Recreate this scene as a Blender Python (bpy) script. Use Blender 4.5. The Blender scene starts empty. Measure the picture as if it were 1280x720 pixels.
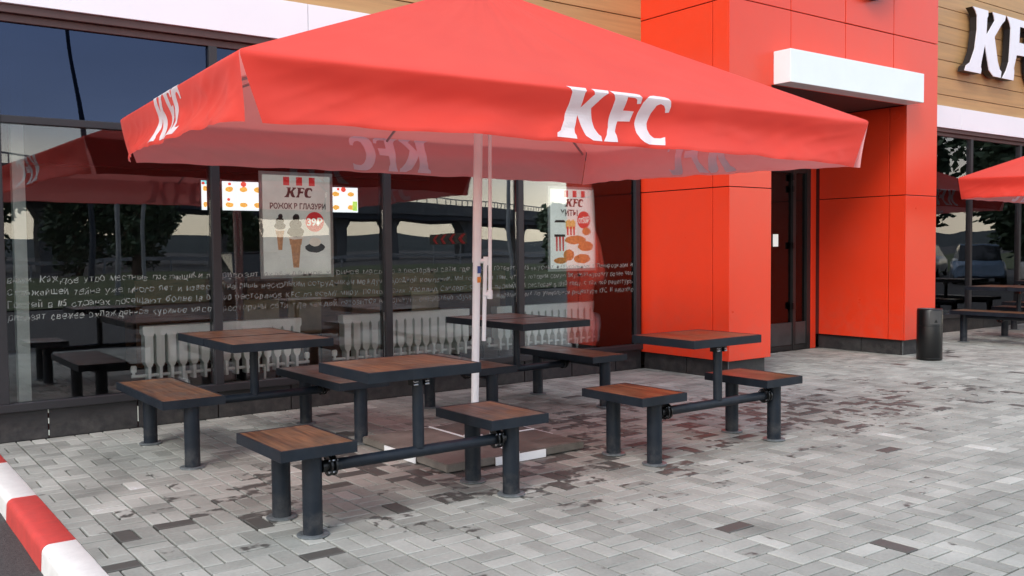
import bpy, bmesh, math, random
from mathutils import Vector, Matrix, noise
random.seed(7)
S = bpy.context.scene
COL = S.collection
D = bpy.data
R_ = math.radians

# ------------------------------------------------------------------ camera
cam = D.cameras.new('camera'); camo = D.objects.new('camera', cam); COL.objects.link(camo)
yaw, pitch, roll = R_(36.628), R_(2.481), R_(-.5195)
fwd = Vector((math.sin(yaw)*math.cos(pitch), math.cos(yaw)*math.cos(pitch), -math.sin(pitch)))
rgt = Vector((math.cos(yaw), -math.sin(yaw), 0)); up = rgt.cross(fwd)
r2 = math.cos(roll)*rgt + math.sin(roll)*up; u2 = -math.sin(roll)*rgt + math.cos(roll)*up
camo.matrix_world = Matrix(((r2.x, u2.x, -fwd.x, 0), (r2.y, u2.y, -fwd.y, 0), (r2.z, u2.z, -fwd.z, 1.4), (0, 0, 0, 1)))
cam.sensor_width = 36; cam.lens = 1160.34/1280*36; cam.clip_end = 3000; cam.clip_start = .05
S.camera = camo

# ------------------------------------------------------------------ world and sun
W = D.worlds.new('World'); S.world = W; W.use_nodes = True
nt = W.node_tree; nt.nodes.clear()
def wn(t, **k):
    n = nt.nodes.new(t)
    for a, b in k.items(): setattr(n, a, b)
    return n
sun_dir = Vector((-.85, -.50, .85)).normalized()
sky = wn('ShaderNodeTexSky', sky_type='NISHITA'); sky.sun_disc = False
sky.sun_elevation = math.asin(sun_dir.z); sky.sun_rotation = math.atan2(sun_dir.x, sun_dir.y)
sky.dust_density = 3
tc = wn('ShaderNodeTexCoord'); sep = wn('ShaderNodeSeparateXYZ'); nt.links.new(tc.outputs['Generated'], sep.inputs[0])
ramp = wn('ShaderNodeValToRGB'); e = ramp.color_ramp.elements
e[0].position = 0.0; e[0].color = (1.0, .86, .64, 1)
e[1].position = 1.0; e[1].color = (.36, .39, .44, 1)
for p, c in ((.05, (.94, .83, .65, 1)), (.12, (.40, .41, .42, 1)), (.26, (.25, .28, .33, 1)), (.5, (.31, .345, .40, 1))):
    x = e.new(p); x.color = c
nz = wn('ShaderNodeTexNoise'); nz.inputs['Scale'].default_value = 2.2; nz.inputs['Detail'].default_value = 6
mp = wn('ShaderNodeMapping'); mp.inputs['Scale'].default_value = (1, 1, 3.2)
nt.links.new(tc.outputs['Generated'], mp.inputs[0]); nt.links.new(mp.outputs[0], nz.inputs['Vector'])
add = wn('ShaderNodeMath', operation='MULTIPLY_ADD'); nt.links.new(nz.outputs[0], add.inputs[0]); add.inputs[1].default_value = .10
nt.links.new(sep.outputs['Z'], add.inputs[2])
sub = wn('ShaderNodeMath', operation='SUBTRACT'); nt.links.new(add.outputs[0], sub.inputs[0]); sub.inputs[1].default_value = .05
nt.links.new(sub.outputs[0], ramp.inputs[0])
mr = wn('ShaderNodeMapRange'); mr.inputs['From Min'].default_value = .35; mr.inputs['From Max'].default_value = .7
mr.inputs['To Min'].default_value = .8; mr.inputs['To Max'].default_value = 1.15
nt.links.new(nz.outputs[0], mr.inputs[0])
cm = wn('ShaderNodeMix', data_type='RGBA', blend_type='MULTIPLY'); cm.inputs['Factor'].default_value = 1
nt.links.new(ramp.outputs[0], cm.inputs[6])
nt.links.new(mr.outputs[0], cm.inputs[7])
b1 = wn('ShaderNodeBackground'); b1.inputs[1].default_value = .05; nt.links.new(sky.outputs[0], b1.inputs[0])
b2 = wn('ShaderNodeBackground'); b2.inputs[1].default_value = 2.6; nt.links.new(cm.outputs[2], b2.inputs[0])
asd = wn('ShaderNodeAddShader'); nt.links.new(b1.outputs[0], asd.inputs[0]); nt.links.new(b2.outputs[0], asd.inputs[1])
wo = wn('ShaderNodeOutputWorld'); nt.links.new(asd.outputs[0], wo.inputs[0])
sl = D.lights.new('sun', 'SUN'); sl.energy = 1.4; sl.angle = R_(20); sl.color = (1, .96, .91)
slo = D.objects.new('sun', sl); COL.objects.link(slo)
slo.rotation_euler = sun_dir.to_track_quat('Z', 'Y').to_euler(); slo.location = (0, 0, 30)
S.view_settings.view_transform = 'Standard'; S.view_settings.look = 'None'
S.view_settings.exposure = 0.39; S.view_settings.gamma = 1.0
S.cycles.max_bounces = 10; S.cycles.transparent_max_bounces = 16

# ------------------------------------------------------------------ materials
def newmat(name):
    m = D.materials.new(name); m.use_nodes = True
    return m, m.node_tree, m.node_tree.nodes['Principled BSDF']
def mat(name, col, rough=.5, metal=0, var=.12, scale=8, bump=0, bscale=60, stretch=(1, 1, 1), spec=.5, coat=0, emit=0, rvar=0, col2=None):
    m, t, b = newmat(name); N = t.nodes; L = t.links
    b.inputs['Roughness'].default_value = rough; b.inputs['Metallic'].default_value = metal
    b.inputs['Specular IOR Level'].default_value = spec; b.inputs['Coat Weight'].default_value = coat; b.inputs['Coat Roughness'].default_value = .12
    g = N.new('ShaderNodeNewGeometry'); mpn = N.new('ShaderNodeMapping'); mpn.inputs['Scale'].default_value = stretch
    L.new(g.outputs['Position'], mpn.inputs[0])
    n = N.new('ShaderNodeTexNoise'); n.inputs['Scale'].default_value = scale; n.inputs['Detail'].default_value = 6; n.inputs['Roughness'].default_value = .6
    L.new(mpn.outputs[0], n.inputs['Vector'])
    r = N.new('ShaderNodeMapRange'); r.inputs['From Min'].default_value = .3; r.inputs['From Max'].default_value = .7; L.new(n.outputs[0], r.inputs[0])
    mx = N.new('ShaderNodeMix'); mx.data_type = 'RGBA'; L.new(r.outputs[0], mx.inputs['Factor'])
    c2 = col2 or tuple(c*(1+var) for c in col); c1 = col if col2 else tuple(c*(1-var) for c in col)
    mx.inputs[6].default_value = (*c1, 1); mx.inputs[7].default_value = (*c2, 1)
    L.new(mx.outputs[2], b.inputs['Base Color'])
    if rvar:
        rr = N.new('ShaderNodeMapRange'); rr.inputs['To Min'].default_value = max(.02, rough-rvar); rr.inputs['To Max'].default_value = rough+rvar
        L.new(r.outputs[0], rr.inputs[0]); L.new(rr.outputs[0], b.inputs['Roughness'])
    if bump:
        n2 = N.new('ShaderNodeTexNoise'); n2.inputs['Scale'].default_value = bscale; n2.inputs['Detail'].default_value = 4; L.new(mpn.outputs[0], n2.inputs['Vector'])
        bp = N.new('ShaderNodeBump'); bp.inputs['Strength'].default_value = bump; bp.inputs['Distance'].default_value = .01
        L.new(n2.outputs[0], bp.inputs['Height']); L.new(bp.outputs[0], b.inputs['Normal'])
    if emit:
        L.new(mx.outputs[2], b.inputs['Emission Color']); b.inputs['Emission Strength'].default_value = emit
    return m
M = {}
M['red'] = mat('red_cladding', (.76, .046, .014), .30, var=.03, scale=1.2, bump=.015, bscale=1.5, rvar=.03)
def weather(m, amount, zmax, colr):
    t = m.node_tree; N = t.nodes; L = t.links; b = N['Principled BSDF']; src = b.inputs['Base Color'].links[0].from_socket
    g = N.new('ShaderNodeNewGeometry'); sp = N.new('ShaderNodeSeparateXYZ'); L.new(g.outputs['Position'], sp.inputs[0])
    n = N.new('ShaderNodeTexNoise'); n.inputs['Scale'].default_value = 9; n.inputs['Detail'].default_value = 8; n.inputs['Roughness'].default_value = .7; L.new(g.outputs['Position'], n.inputs['Vector'])
    h = N.new('ShaderNodeMapRange'); h.inputs['From Min'].default_value = zmax; h.inputs['From Max'].default_value = .1; L.new(sp.outputs['Z'], h.inputs[0])
    k = N.new('ShaderNodeMapRange'); k.inputs['From Min'].default_value = .42; k.inputs['From Max'].default_value = .72; L.new(n.outputs[0], k.inputs[0])
    a = N.new('ShaderNodeMath'); a.operation = 'MULTIPLY_ADD'; L.new(h.outputs[0], a.inputs[0]); a.inputs[1].default_value = .8; a.inputs[2].default_value = .18
    c = N.new('ShaderNodeMath'); c.operation = 'MULTIPLY'; L.new(a.outputs[0], c.inputs[0]); L.new(k.outputs[0], c.inputs[1])
    d = N.new('ShaderNodeMath'); d.operation = 'MULTIPLY'; L.new(c.outputs[0], d.inputs[0]); d.inputs[1].default_value = amount
    x = N.new('ShaderNodeMix'); x.data_type = 'RGBA'; L.new(d.outputs[0], x.inputs['Factor']); L.new(src, x.inputs[6]); x.inputs[7].default_value = (*colr, 1); L.new(x.outputs[2], b.inputs['Base Color'])
weather(M['red'], .25, .9, (.30, .16, .12))
M['joint'] = mat('dark_joint', (.10, .012, .01), .8)
M['white'] = mat('white_fascia', (.84, .86, .92), .45, var=.02, scale=1.5)
M['canopyw'] = mat('white_canopy', (.80, .86, .88), .3, var=.03, scale=2)
M['siding'] = mat('tan_siding', (.46, .27, .115), .5, var=.16, scale=3, stretch=(.25, 1, 6), bump=.06, bscale=30, rvar=.06)
M['sidingback'] = mat('siding_back', (.04, .02, .012), .9)
M['brown'] = mat('brown_flashing', (.085, .045, .042), .5, var=.15, scale=2)
M['frame'] = mat('window_frame', (.022, .022, .026), .42, var=.15, scale=3)
M['plinth'] = mat('plinth_stone', (.019, .019, .021), .6, var=.35, scale=5, bump=.2, bscale=40, rvar=.15)
M['metal'] = mat('blue_grey_steel', (.0075, .0125, .020), .46, var=.25, scale=6, bump=.03, bscale=120, rvar=.08, spec=.28)
M['flange'] = mat('flange_steel', (.16, .18, .19), .4, metal=.4, var=.35, scale=30, rvar=.1)
weather(M['canopyw'], .12, 3.6, (.4, .4, .38))
weather(M['metal'], .30, .14, (.16, .15, .14)); weather(M['plinth'], .25, .15, (.16, .15, .135))
M['bolt'] = mat('bolt_zinc', (.6, .6, .62), .25, metal=1)
M['black'] = mat('black_metal', (.003, .0035, .004), .35, var=.2)
M['polew'] = mat('white_paint', (.84, .87, .88), .3, var=.04, scale=4)
M['slab'] = mat('slab_concrete', (.105, .095, .08), .8, scale=5, bump=.4, bscale=90, col2=(.21, .19, .165), rvar=.1)
M['slabd'] = mat('slab_dark', (.075, .068, .058), .6, scale=6, bump=.3, bscale=90, col2=(.155, .14, .12), rvar=.2)
M['kerbw'] = mat('kerb_white', (.82, .81, .78), .45, var=.05, scale=12, bump=.1, bscale=80)
M['kerbr'] = mat('kerb_red', (.62, .065, .055), .42, var=.10, scale=12, bump=.1, bscale=80)
M['asphalt'] = mat('asphalt', (.035, .034, .035), .85, scale=60, bump=.9, bscale=160, col2=(.085, .08, .078))
M['joints'] = mat('joint_sand', (.014, .013, .012), .95, scale=9, col2=(.040, .037, .033))
M['grass'] = mat('grass', (.035, .06, .018), .95, scale=.6, bump=.5, bscale=8, col2=(.09, .10, .035))
M['hill'] = mat('hill', (.022, .034, .035), 1, scale=.02, col2=(.03, .042, .045))
M['concrete'] = mat('overpass_concrete', (.10, .11, .125), .9, var=.2, scale=.5)
M['concd'] = mat('overpass_dark', (.035, .045, .065), .9, var=.2, scale=.5)
M['rail'] = mat('rail_metal', (.25, .27, .30), .5, metal=.3)
M['bark'] = mat('bark', (.05, .035, .025), .95, scale=10)
M['leaf'] = mat('leaves', (.035, .065, .045), .8, scale=2.5, col2=(.085, .13, .07))
M['rad'] = mat('radiator_enamel', (.90, .93, .88), .35, var=.05)
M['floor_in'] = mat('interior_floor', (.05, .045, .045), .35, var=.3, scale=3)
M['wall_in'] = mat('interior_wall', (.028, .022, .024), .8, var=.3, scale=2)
M['redwall_in'] = mat('interior_red', (.10, .010, .012), .6, var=.1)
M['booth'] = mat('booth_wood', (.15, .068, .035), .5, var=.3, scale=6, stretch=(1, 1, 5))
M['beige'] = mat('beige_laminate', (.30, .24, .15), .5, var=.2, scale=5)
M['pale'] = mat('pale_plaster', (.55, .60, .55), .6)
M['paper'] = mat('poster_paper', (.66, .68, .64), .5, scale=6, var=.06, emit=.45)  # paper and poster inks below emit: brightness added as if backlit
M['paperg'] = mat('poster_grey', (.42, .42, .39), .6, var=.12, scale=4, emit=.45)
M['inkd'] = mat('ink_dark', (.05, .012, .014), .6)
M['inkr'] = mat('ink_red', (.62, .03, .03), .5, emit=.25)
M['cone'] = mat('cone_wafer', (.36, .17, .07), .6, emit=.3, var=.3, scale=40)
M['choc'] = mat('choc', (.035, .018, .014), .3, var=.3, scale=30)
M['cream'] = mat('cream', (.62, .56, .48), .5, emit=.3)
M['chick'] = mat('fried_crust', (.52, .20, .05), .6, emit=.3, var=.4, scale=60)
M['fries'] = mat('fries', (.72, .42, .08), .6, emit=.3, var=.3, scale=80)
M['acryl'] = mat('acrylic_edge', (.42, .44, .43), .15, var=.05)
M['hand'] = mat('window_lettering', (.27, .30, .29), .6, var=.1)
M['yellow'] = mat('yellow', (.7, .45, .05), .6)
M['blue'] = mat('sticker_blue', (.03, .08, .30), .4)
M['orange'] = mat('sticker_orange', (.75, .25, .03), .4)
M['signw'] = mat('sign_face', (.80, .82, .90), .35, var=.02)
M['signd'] = mat('sign_side', (.014, .014, .016), .4)
M['sw'] = mat('screen_white', (.85, .88, .92), .5, emit=1.0, var=.02)
M['so'] = mat('screen_food', (.85, .42, .08), .5, emit=.9, var=.5, scale=60)
M['sr'] = mat('screen_red', (.75, .08, .05), .5, emit=.9, var=.1)
M['sc'] = mat('screen_cyan', (.2, .75, .85), .5, emit=.9)
M['sg'] = mat('screen_green', (.45, .7, .12), .5, emit=.9, var=.3, scale=30)
M['door'] = mat('door_frame', (.020, .020, .020), .4)
M['doorg'] = mat('door_kick', (.05, .05, .05), .45, var=.2)
M['carb'] = mat('car_blue', (.16, .24, .36), .25, coat=.6)
M['cars'] = mat('car_silver', (.40, .40, .40), .28, metal=.3, coat=.5)
M['card'] = mat('car_dark', (.02, .02, .025), .25, coat=.5)
M['carg'] = mat('car_glass', (.02, .025, .03), .08)
M['tyre'] = mat('tyre', (.015, .015, .015), .8)
M['lilac'] = mat('print_show_through', (.95, .86, 1.0), .8, var=.04)
M['logow'] = mat('printed_white', (.82, .82, .85), .45, var=.01)
M['rib'] = mat('rib_grey', (.42, .38, .40), .4, metal=.3)

weather(M['kerbw'], .7, .02, (.22, .20, .18)); weather(M['kerbr'], .7, .02, (.20, .12, .10))
# wood tops: long fine grain
def wood():
    m, t, b = newmat('wood_top'); N = t.nodes; L = t.links
    tcn = N.new('ShaderNodeNewGeometry'); mpn = N.new('ShaderNodeMapping'); mpn.inputs['Scale'].default_value = (55, 3, 3)
    L.new(tcn.outputs['Position'], mpn.inputs[0])
    n = N.new('ShaderNodeTexNoise'); n.inputs['Scale'].default_value = 1; n.inputs['Detail'].default_value = 7; n.inputs['Distortion'].default_value = .6
    L.new(mpn.outputs[0], n.inputs['Vector'])
    cr = N.new('ShaderNodeValToRGB'); c = cr.color_ramp.elements
    c[0].position = .34; c[0].color = (.062, .029, .017, 1); c[1].position = .68; c[1].color = (.245, .118, .056, 1)
    L.new(n.outputs[0], cr.inputs[0])
    n2 = N.new('ShaderNodeTexNoise'); n2.inputs['Scale'].default_value = 5; n2.inputs['Detail'].default_value = 4; L.new(tcn.outputs['Position'], n2.inputs['Vector'])
    r = N.new('ShaderNodeMapRange'); r.inputs['From Min'].default_value = .35; r.inputs['From Max'].default_value = .68; r.inputs['To Min'].default_value = .28; r.inputs['To Max'].default_value = .46
    L.new(n2.outputs[0], r.inputs[0]); L.new(r.outputs[0], b.inputs['Roughness'])
    mx = N.new('ShaderNodeMix'); mx.data_type = 'RGBA'; mx.blend_type = 'MULTIPLY'; mx.inputs['Factor'].default_value = .5
    r3 = N.new('ShaderNodeMapRange'); r3.inputs['From Min'].default_value = .3; r3.inputs['From Max'].default_value = .7; r3.inputs['To Min'].default_value = .6; r3.inputs['To Max'].default_value = 1.3
    L.new(n2.outputs[0], r3.inputs[0]); L.new(cr.outputs[0], mx.inputs[6]); L.new(r3.outputs[0], mx.inputs[7])
    L.new(mx.outputs[2], b.inputs['Base Color'])
    bp = N.new('ShaderNodeBump'); bp.inputs['Strength'].default_value = .15; bp.inputs['Distance'].default_value = .002; L.new(n.outputs[0], bp.inputs['Height']); L.new(bp.outputs[0], b.inputs['Normal'])
    return m
M['wood'] = wood()

# paving stones: tone and wetness of each stone from object colour or a face attribute
def stone(name, use_attr):
    m, t, b = newmat(name); N = t.nodes; L = t.links
    if use_attr:
        a = N.new('ShaderNodeAttribute'); a.attribute_name = 'stone'; src = a.outputs['Vector']
    else:
        a = N.new('ShaderNodeObjectInfo'); src = a.outputs['Color']
    sp = N.new('ShaderNodeSeparateXYZ'); L.new(src, sp.inputs[0])
    g = N.new('ShaderNodeNewGeometry')
    fine = N.new('ShaderNodeTexNoise'); fine.inputs['Scale'].default_value = 55; fine.inputs['Detail'].default_value = 5; L.new(g.outputs['Position'], fine.inputs['Vector'])
    big = N.new('ShaderNodeTexNoise'); big.inputs['Scale'].default_value = 2.3; big.inputs['Detail'].default_value = 5; L.new(g.outputs['Position'], big.inputs['Vector'])
    cr = N.new('ShaderNodeValToRGB'); c = cr.color_ramp.elements
    c[0].position = 0; c[0].color = (.135, .14, .126, 1); c[1].position = 1; c[1].color = (.62, .64, .65, 1)
    x = c.new(.5); x.color = (.305, .312, .284, 1); x = c.new(.9); x.color = (.47, .478, .44, 1)
    m1 = N.new('ShaderNodeMath'); m1.operation = 'MULTIPLY_ADD'; L.new(big.outputs[0], m1.inputs[0]); m1.inputs[1].default_value = .9; L.new(sp.outputs[0], m1.inputs[2])
    m2 = N.new('ShaderNodeMath'); m2.operation = 'MULTIPLY_ADD'; L.new(fine.outputs[0], m2.inputs[0]); m2.inputs[1].default_value = .30; L.new(m1.outputs[0], m2.inputs[2])
    m3 = N.new('ShaderNodeMath'); m3.operation = 'SUBTRACT'; L.new(m2.outputs[0], m3.inputs[0]); m3.inputs[1].default_value = .6
    L.new(m3.outputs[0], cr.inputs[0])
    # wet stain: stone's own wetness plus a patchy noise
    wn1 = N.new('ShaderNodeTexNoise'); wn1.inputs['Scale'].default_value = 12; wn1.inputs['Detail'].default_value = 3; L.new(g.outputs['Position'], wn1.inputs['Vector'])
    wa = N.new('ShaderNodeMath'); wa.operation = 'MULTIPLY_ADD'; L.new(wn1.outputs[0], wa.inputs[0]); wa.inputs[1].default_value = .6; L.new(sp.outputs[1], wa.inputs[2])
    wr = N.new('ShaderNodeMapRange'); wr.inputs['From Min'].default_value = .985; wr.inputs['From Max'].default_value = 1.03; L.new(wa.outputs[0], wr.inputs[0])
    damp_shade = N.new('ShaderNodeMapRange'); damp_shade.inputs['From Min'].default_value = .1; damp_shade.inputs['From Max'].default_value = .75; damp_shade.inputs['To Max'].default_value = .40; L.new(sp.outputs[2], damp_shade.inputs[0])  # browner around the parasol: dampness plus its warm shade put into the colour
    mx0 = N.new('ShaderNodeMix'); mx0.data_type = 'RGBA'; mx0.blend_type = 'MULTIPLY'; L.new(damp_shade.outputs[0], mx0.inputs['Factor']); L.new(cr.outputs[0], mx0.inputs[6]); mx0.inputs[7].default_value = (.60, .50, .46, 1)
    mx = N.new('ShaderNodeMix'); mx.data_type = 'RGBA'; L.new(wr.outputs[0], mx.inputs['Factor']); L.new(mx0.outputs[2], mx.inputs[6]); mx.inputs[7].default_value = (.075, .073, .066, 1)
    L.new(mx.outputs[2], b.inputs['Base Color'])
    rr = N.new('ShaderNodeMapRange'); rr.inputs['To Min'].default_value = .72; rr.inputs['To Max'].default_value = .52; L.new(wr.outputs[0], rr.inputs[0]); L.new(rr.outputs[0], b.inputs['Roughness'])
    bp = N.new('ShaderNodeBump'); bp.inputs['Strength'].default_value = .35; bp.inputs['Distance'].default_value = .004; L.new(fine.outputs[0], bp.inputs['Height']); L.new(bp.outputs[0], b.inputs['Normal'])
    return m
M['stone_obj'] = stone('paving_stone', False); M['stone_att'] = stone('paving_stone_small', True)

def glass(name, refl, tint, wob=.02, gcol=(.93, .95, 1)):
    m = D.materials.new(name); m.use_nodes = True; t = m.node_tree; N = t.nodes; L = t.links; N.clear()
    o = N.new('ShaderNodeOutputMaterial'); tr = N.new('ShaderNodeBsdfTransparent'); tr.inputs[0].default_value = (*tint, 1)
    gl = N.new('ShaderNodeBsdfGlossy'); gl.inputs['Roughness'].default_value = 0.0; gl.inputs['Color'].default_value = (*gcol, 1)
    fr = N.new('ShaderNodeFresnel'); fr.inputs[0].default_value = 1.5
    a = N.new('ShaderNodeMath'); a.operation = 'ADD'; L.new(fr.outputs[0], a.inputs[0]); a.inputs[1].default_value = refl
    mx = N.new('ShaderNodeMixShader'); L.new(a.outputs[0], mx.inputs[0]); L.new(tr.outputs[0], mx.inputs[1]); L.new(gl.outputs[0], mx.inputs[2])
    g = N.new('ShaderNodeNewGeometry'); n = N.new('ShaderNodeTexNoise'); n.inputs['Scale'].default_value = 1.1; n.inputs['Detail'].default_value = 1; L.new(g.outputs['Position'], n.inputs['Vector'])
    bp = N.new('ShaderNodeBump'); bp.inputs['Strength'].default_value = wob; bp.inputs['Distance'].default_value = .1; L.new(n.outputs[0], bp.inputs['Height']); L.new(bp.outputs[0], gl.inputs['Normal'])
    L.new(mx.outputs[0], o.inputs[0])
    return m
M['glass'] = glass('window_glass', .030, (.98, 1, .99))
M['glass_up'] = glass('dark_blue_glass', .06, (.10, .16, .30), gcol=(.36, .48, .80))
M['dglass'] = glass('door_glass', .0, (.35, .33, .33))

def fabric():
    m = D.materials.new('red_fabric'); m.use_nodes = True; t = m.node_tree; N = t.nodes; L = t.links; N.clear()
    o = N.new('ShaderNodeOutputMaterial')
    g = N.new('ShaderNodeNewGeometry'); n = N.new('ShaderNodeTexNoise'); n.inputs['Scale'].default_value = 3; n.inputs['Detail'].default_value = 6; L.new(g.outputs['Position'], n.inputs['Vector'])
    r = N.new('ShaderNodeMapRange'); r.inputs['From Min'].default_value = .3; r.inputs['From Max'].default_value = .7; L.new(n.outputs[0], r.inputs[0])
    c = N.new('ShaderNodeMix'); c.data_type = 'RGBA'; L.new(r.outputs[0], c.inputs['Factor']); c.inputs[6].default_value = (.86, .046, .024, 1); c.inputs[7].default_value = (.90, .058, .031, 1)
    w = N.new('ShaderNodeTexNoise'); w.inputs['Scale'].default_value = 500; L.new(g.outputs['Position'], w.inputs['Vector'])
    bp = N.new('ShaderNodeBump'); bp.inputs['Strength'].default_value = .2; bp.inputs['Distance'].default_value = .002; L.new(w.outputs[0], bp.inputs['Height'])
    pr = N.new('ShaderNodeBsdfPrincipled'); L.new(c.outputs[2], pr.inputs['Base Color']); pr.inputs['Roughness'].default_value = .62; pr.inputs['Specular IOR Level'].default_value = .6
    pr.inputs['Sheen Weight'].default_value = .2; pr.inputs['Sheen Roughness'].default_value = .45; pr.inputs['Sheen Tint'].default_value = (1, .65, .65, 1)
    L.new(bp.outputs[0], pr.inputs['Normal'])
    back = N.new('ShaderNodeBsdfDiffuse'); back.inputs[0].default_value = (.95, .62, .66, 1)
    side = N.new('ShaderNodeMixShader'); L.new(g.outputs['Backfacing'], side.inputs[0]); L.new(pr.outputs[0], side.inputs[1]); L.new(back.outputs[0], side.inputs[2])
    tl = N.new('ShaderNodeBsdfTranslucent'); tl.inputs[0].default_value = (.90, .22, .19, 1)
    mx = N.new('ShaderNodeMixShader'); mx.inputs[0].default_value = .38; L.new(side.outputs[0], mx.inputs[1]); L.new(tl.outputs[0], mx.inputs[2])
    L.new(mx.outputs[0], o.inputs[0])
    return m
M['fabric'] = fabric()
def printed():
    m = D.materials.new('white_print'); m.use_nodes = True; t = m.node_tree; b = t.nodes['Principled BSDF']; b.inputs['Base Color'].default_value = (.86, .86, .90, 1); b.inputs['Roughness'].default_value = .5
    tl = t.nodes.new('ShaderNodeBsdfTranslucent'); tl.inputs[0].default_value = (.8, .8, .85, 1); mx = t.nodes.new('ShaderNodeMixShader'); mx.inputs[0].default_value = .3
    t.links.new(b.outputs[0], mx.inputs[1]); t.links.new(tl.outputs[0], mx.inputs[2]); t.links.new(mx.outputs[0], t.nodes['Material Output'].inputs[0]); return m
M['logow'] = printed()

# ------------------------------------------------------------------ builders
class MB:
    def __init__(s): s.v = []; s.f = []
    def add(s, vs, fs):
        o = len(s.v); s.v += [tuple(v) for v in vs]; s.f += [tuple(i+o for i in f) for f in fs]; return s
    def box(s, x0, x1, y0, y1, z0, z1, bev=0):
        if bev <= 0:
            vs = [(x, y, z) for z in (z0, z1) for y in (y0, y1) for x in (x0, x1)]
            return s.add(vs, [(0, 2, 3, 1), (4, 5, 7, 6), (0, 1, 5, 4), (2, 6, 7, 3), (0, 4, 6, 2), (1, 3, 7, 5)])
        bm = bmesh.new(); bmesh.ops.create_cube(bm, size=1)
        for v in bm.verts: v.co = Vector(((x0+x1)/2+v.co.x*(x1-x0), (y0+y1)/2+v.co.y*(y1-y0), (z0+z1)/2+v.co.z*(z1-z0)))
        bmesh.ops.bevel(bm, geom=bm.edges[:], offset=bev, segments=2, affect='EDGES', profile=.6)
        return s.bm(bm)
    def bm(s, bm):
        bm.verts.index_update(); vs = [v.co[:] for v in bm.verts]; fs = [tuple(v.index for v in f.verts) for f in bm.faces]; bm.free(); return s.add(vs, fs)
    def tube(s, pts, r, n=14, cap=True):
        pts = [Vector(p) for p in pts]; rs = r if isinstance(r, (list, tuple)) else [r]*len(pts); vs = []; fs = []
        for i, p in enumerate(pts):
            d = (pts[min(i+1, len(pts)-1)]-pts[max(i-1, 0)]).normalized()
            a = d.orthogonal().normalized() if i == 0 else (a - d*a.dot(d)).normalized()
            b = d.cross(a)
            for k in range(n):
                t = 2*math.pi*k/n; vs.append(p + rs[i]*(math.cos(t)*a+math.sin(t)*b))
        for i in range(len(pts)-1):
            for k in range(n): fs.append((i*n+k, i*n+(k+1) % n, (i+1)*n+(k+1) % n, (i+1)*n+k))
        if cap: fs += [tuple(range(n-1, -1, -1)), tuple((len(pts)-1)*n+k for k in range(n))]
        return s.add(vs, fs)
    def lathe(s, c, prof, n=24, sx=1, sy=1):
        vs = []; fs = []; m = len(prof)
        for k in range(n):
            t = 2*math.pi*k/n
            for r, z in prof: vs.append((c[0]+r*math.cos(t)*sx, c[1]+r*math.sin(t)*sy, c[2]+z))
        for k in range(n):
            for i in range(m-1): a = k*m+i; b = ((k+1) % n)*m+i; fs.append((a, b, b+1, a+1))
        fs += [tuple(k*m for k in range(n-1, -1, -1)), tuple(k*m+m-1 for k in range(n))]
        return s.add(vs, fs)
    def prism(s, poly, y0, y1):      # poly in (x, z), extruded along y; y0 is the front
        n = len(poly)
        vs = [(x, y0, z) for x, z in poly] + [(x, y1, z) for x, z in poly]
        fs = [tuple(range(n)), tuple(range(2*n-1, n-1, -1))] + [(i, i+n, (i+1) % n+n, (i+1) % n) for i in range(n)]
        return s.add(vs, fs)
    def mesh(s, name, m):
        me = D.meshes.new(name); me.from_pydata(s.v, [], s.f); me.update()
        bm = bmesh.new(); bm.from_mesh(me); bmesh.ops.recalc_face_normals(bm, faces=bm.faces[:]); bm.to_mesh(me); bm.free()
        if m: me.materials.append(m)
        return me
    def build(s, name, m, parent=None, smooth=False, loc=None):
        o = D.objects.new(name, s.mesh(name, m)); COL.objects.link(o)
        if parent: o.parent = parent
        if loc: o.location = loc
        if smooth: smooth_mesh(o.data)
        return o
def smooth_mesh(me, ang=40):
    for p in me.polygons: p.use_smooth = True
    try: me.set_sharp_from_angle(angle=R_(ang))
    except Exception: pass
def empty(name, loc=(0, 0, 0), rz=0):
    o = D.objects.new(name, None); o.empty_display_size = .2; COL.objects.link(o); o.location = loc; o.rotation_euler = (0, 0, rz); return o
def tag(o, label=None, cat=None, group=None, kind=None):
    if label: o['label'] = label
    if cat: o['category'] = cat
    if group: o['group'] = group
    if kind: o['kind'] = kind
    return o
def linked(name, me, parent, loc, rz=0, ry=0):
    o = D.objects.new(name, me); COL.objects.link(o); o.parent = parent; o.location = loc; o.rotation_euler = (0, ry, rz); return o
def copy_tree(o, parent=None):
    c = o.copy(); COL.objects.link(c); c.parent = parent
    for ch in list(o.children): copy_tree(ch, c)
    return c

# lettering: slab-serif slanted capitals as outlines in a 1-high box
KPOLY = [[(0, 0), (.04, .08), (.16, .14), (.29, .35), (.36, .66), (.36, .87), (.31, .94), (.225, 1), (.70, 1), (.70, .92), (.67, .88), (.65, .61), (.91, .87), (.89, .93), (.84, 1), (1.27, 1), (1.24, .92), (1.14, .85), (.91, .62), (1.02, .25), (1.09, .13), (1.145, .10), (1.125, 0), (.89, 0), (.75, .08), (.675, .28), (.61, .47), (.51, .19), (.49, .11), (.51, .07), (.49, 0)]]
FPOLY = [[(1.175, 0), (1.30, .13), (1.39, .285), (1.425, .61), (1.44, .82), (1.40, .90), (1.30, 1), (1.98, 1), (2.08, .98), (2.125, .91), (2.12, .78), (2.025, .77), (2.0, .855), (1.94, .89), (1.75, .89), (1.73, .63), (2.01, .63), (1.96, .43), (1.65, .42), (1.56, .20), (1.575, .14), (1.55, 0)]]
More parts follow.
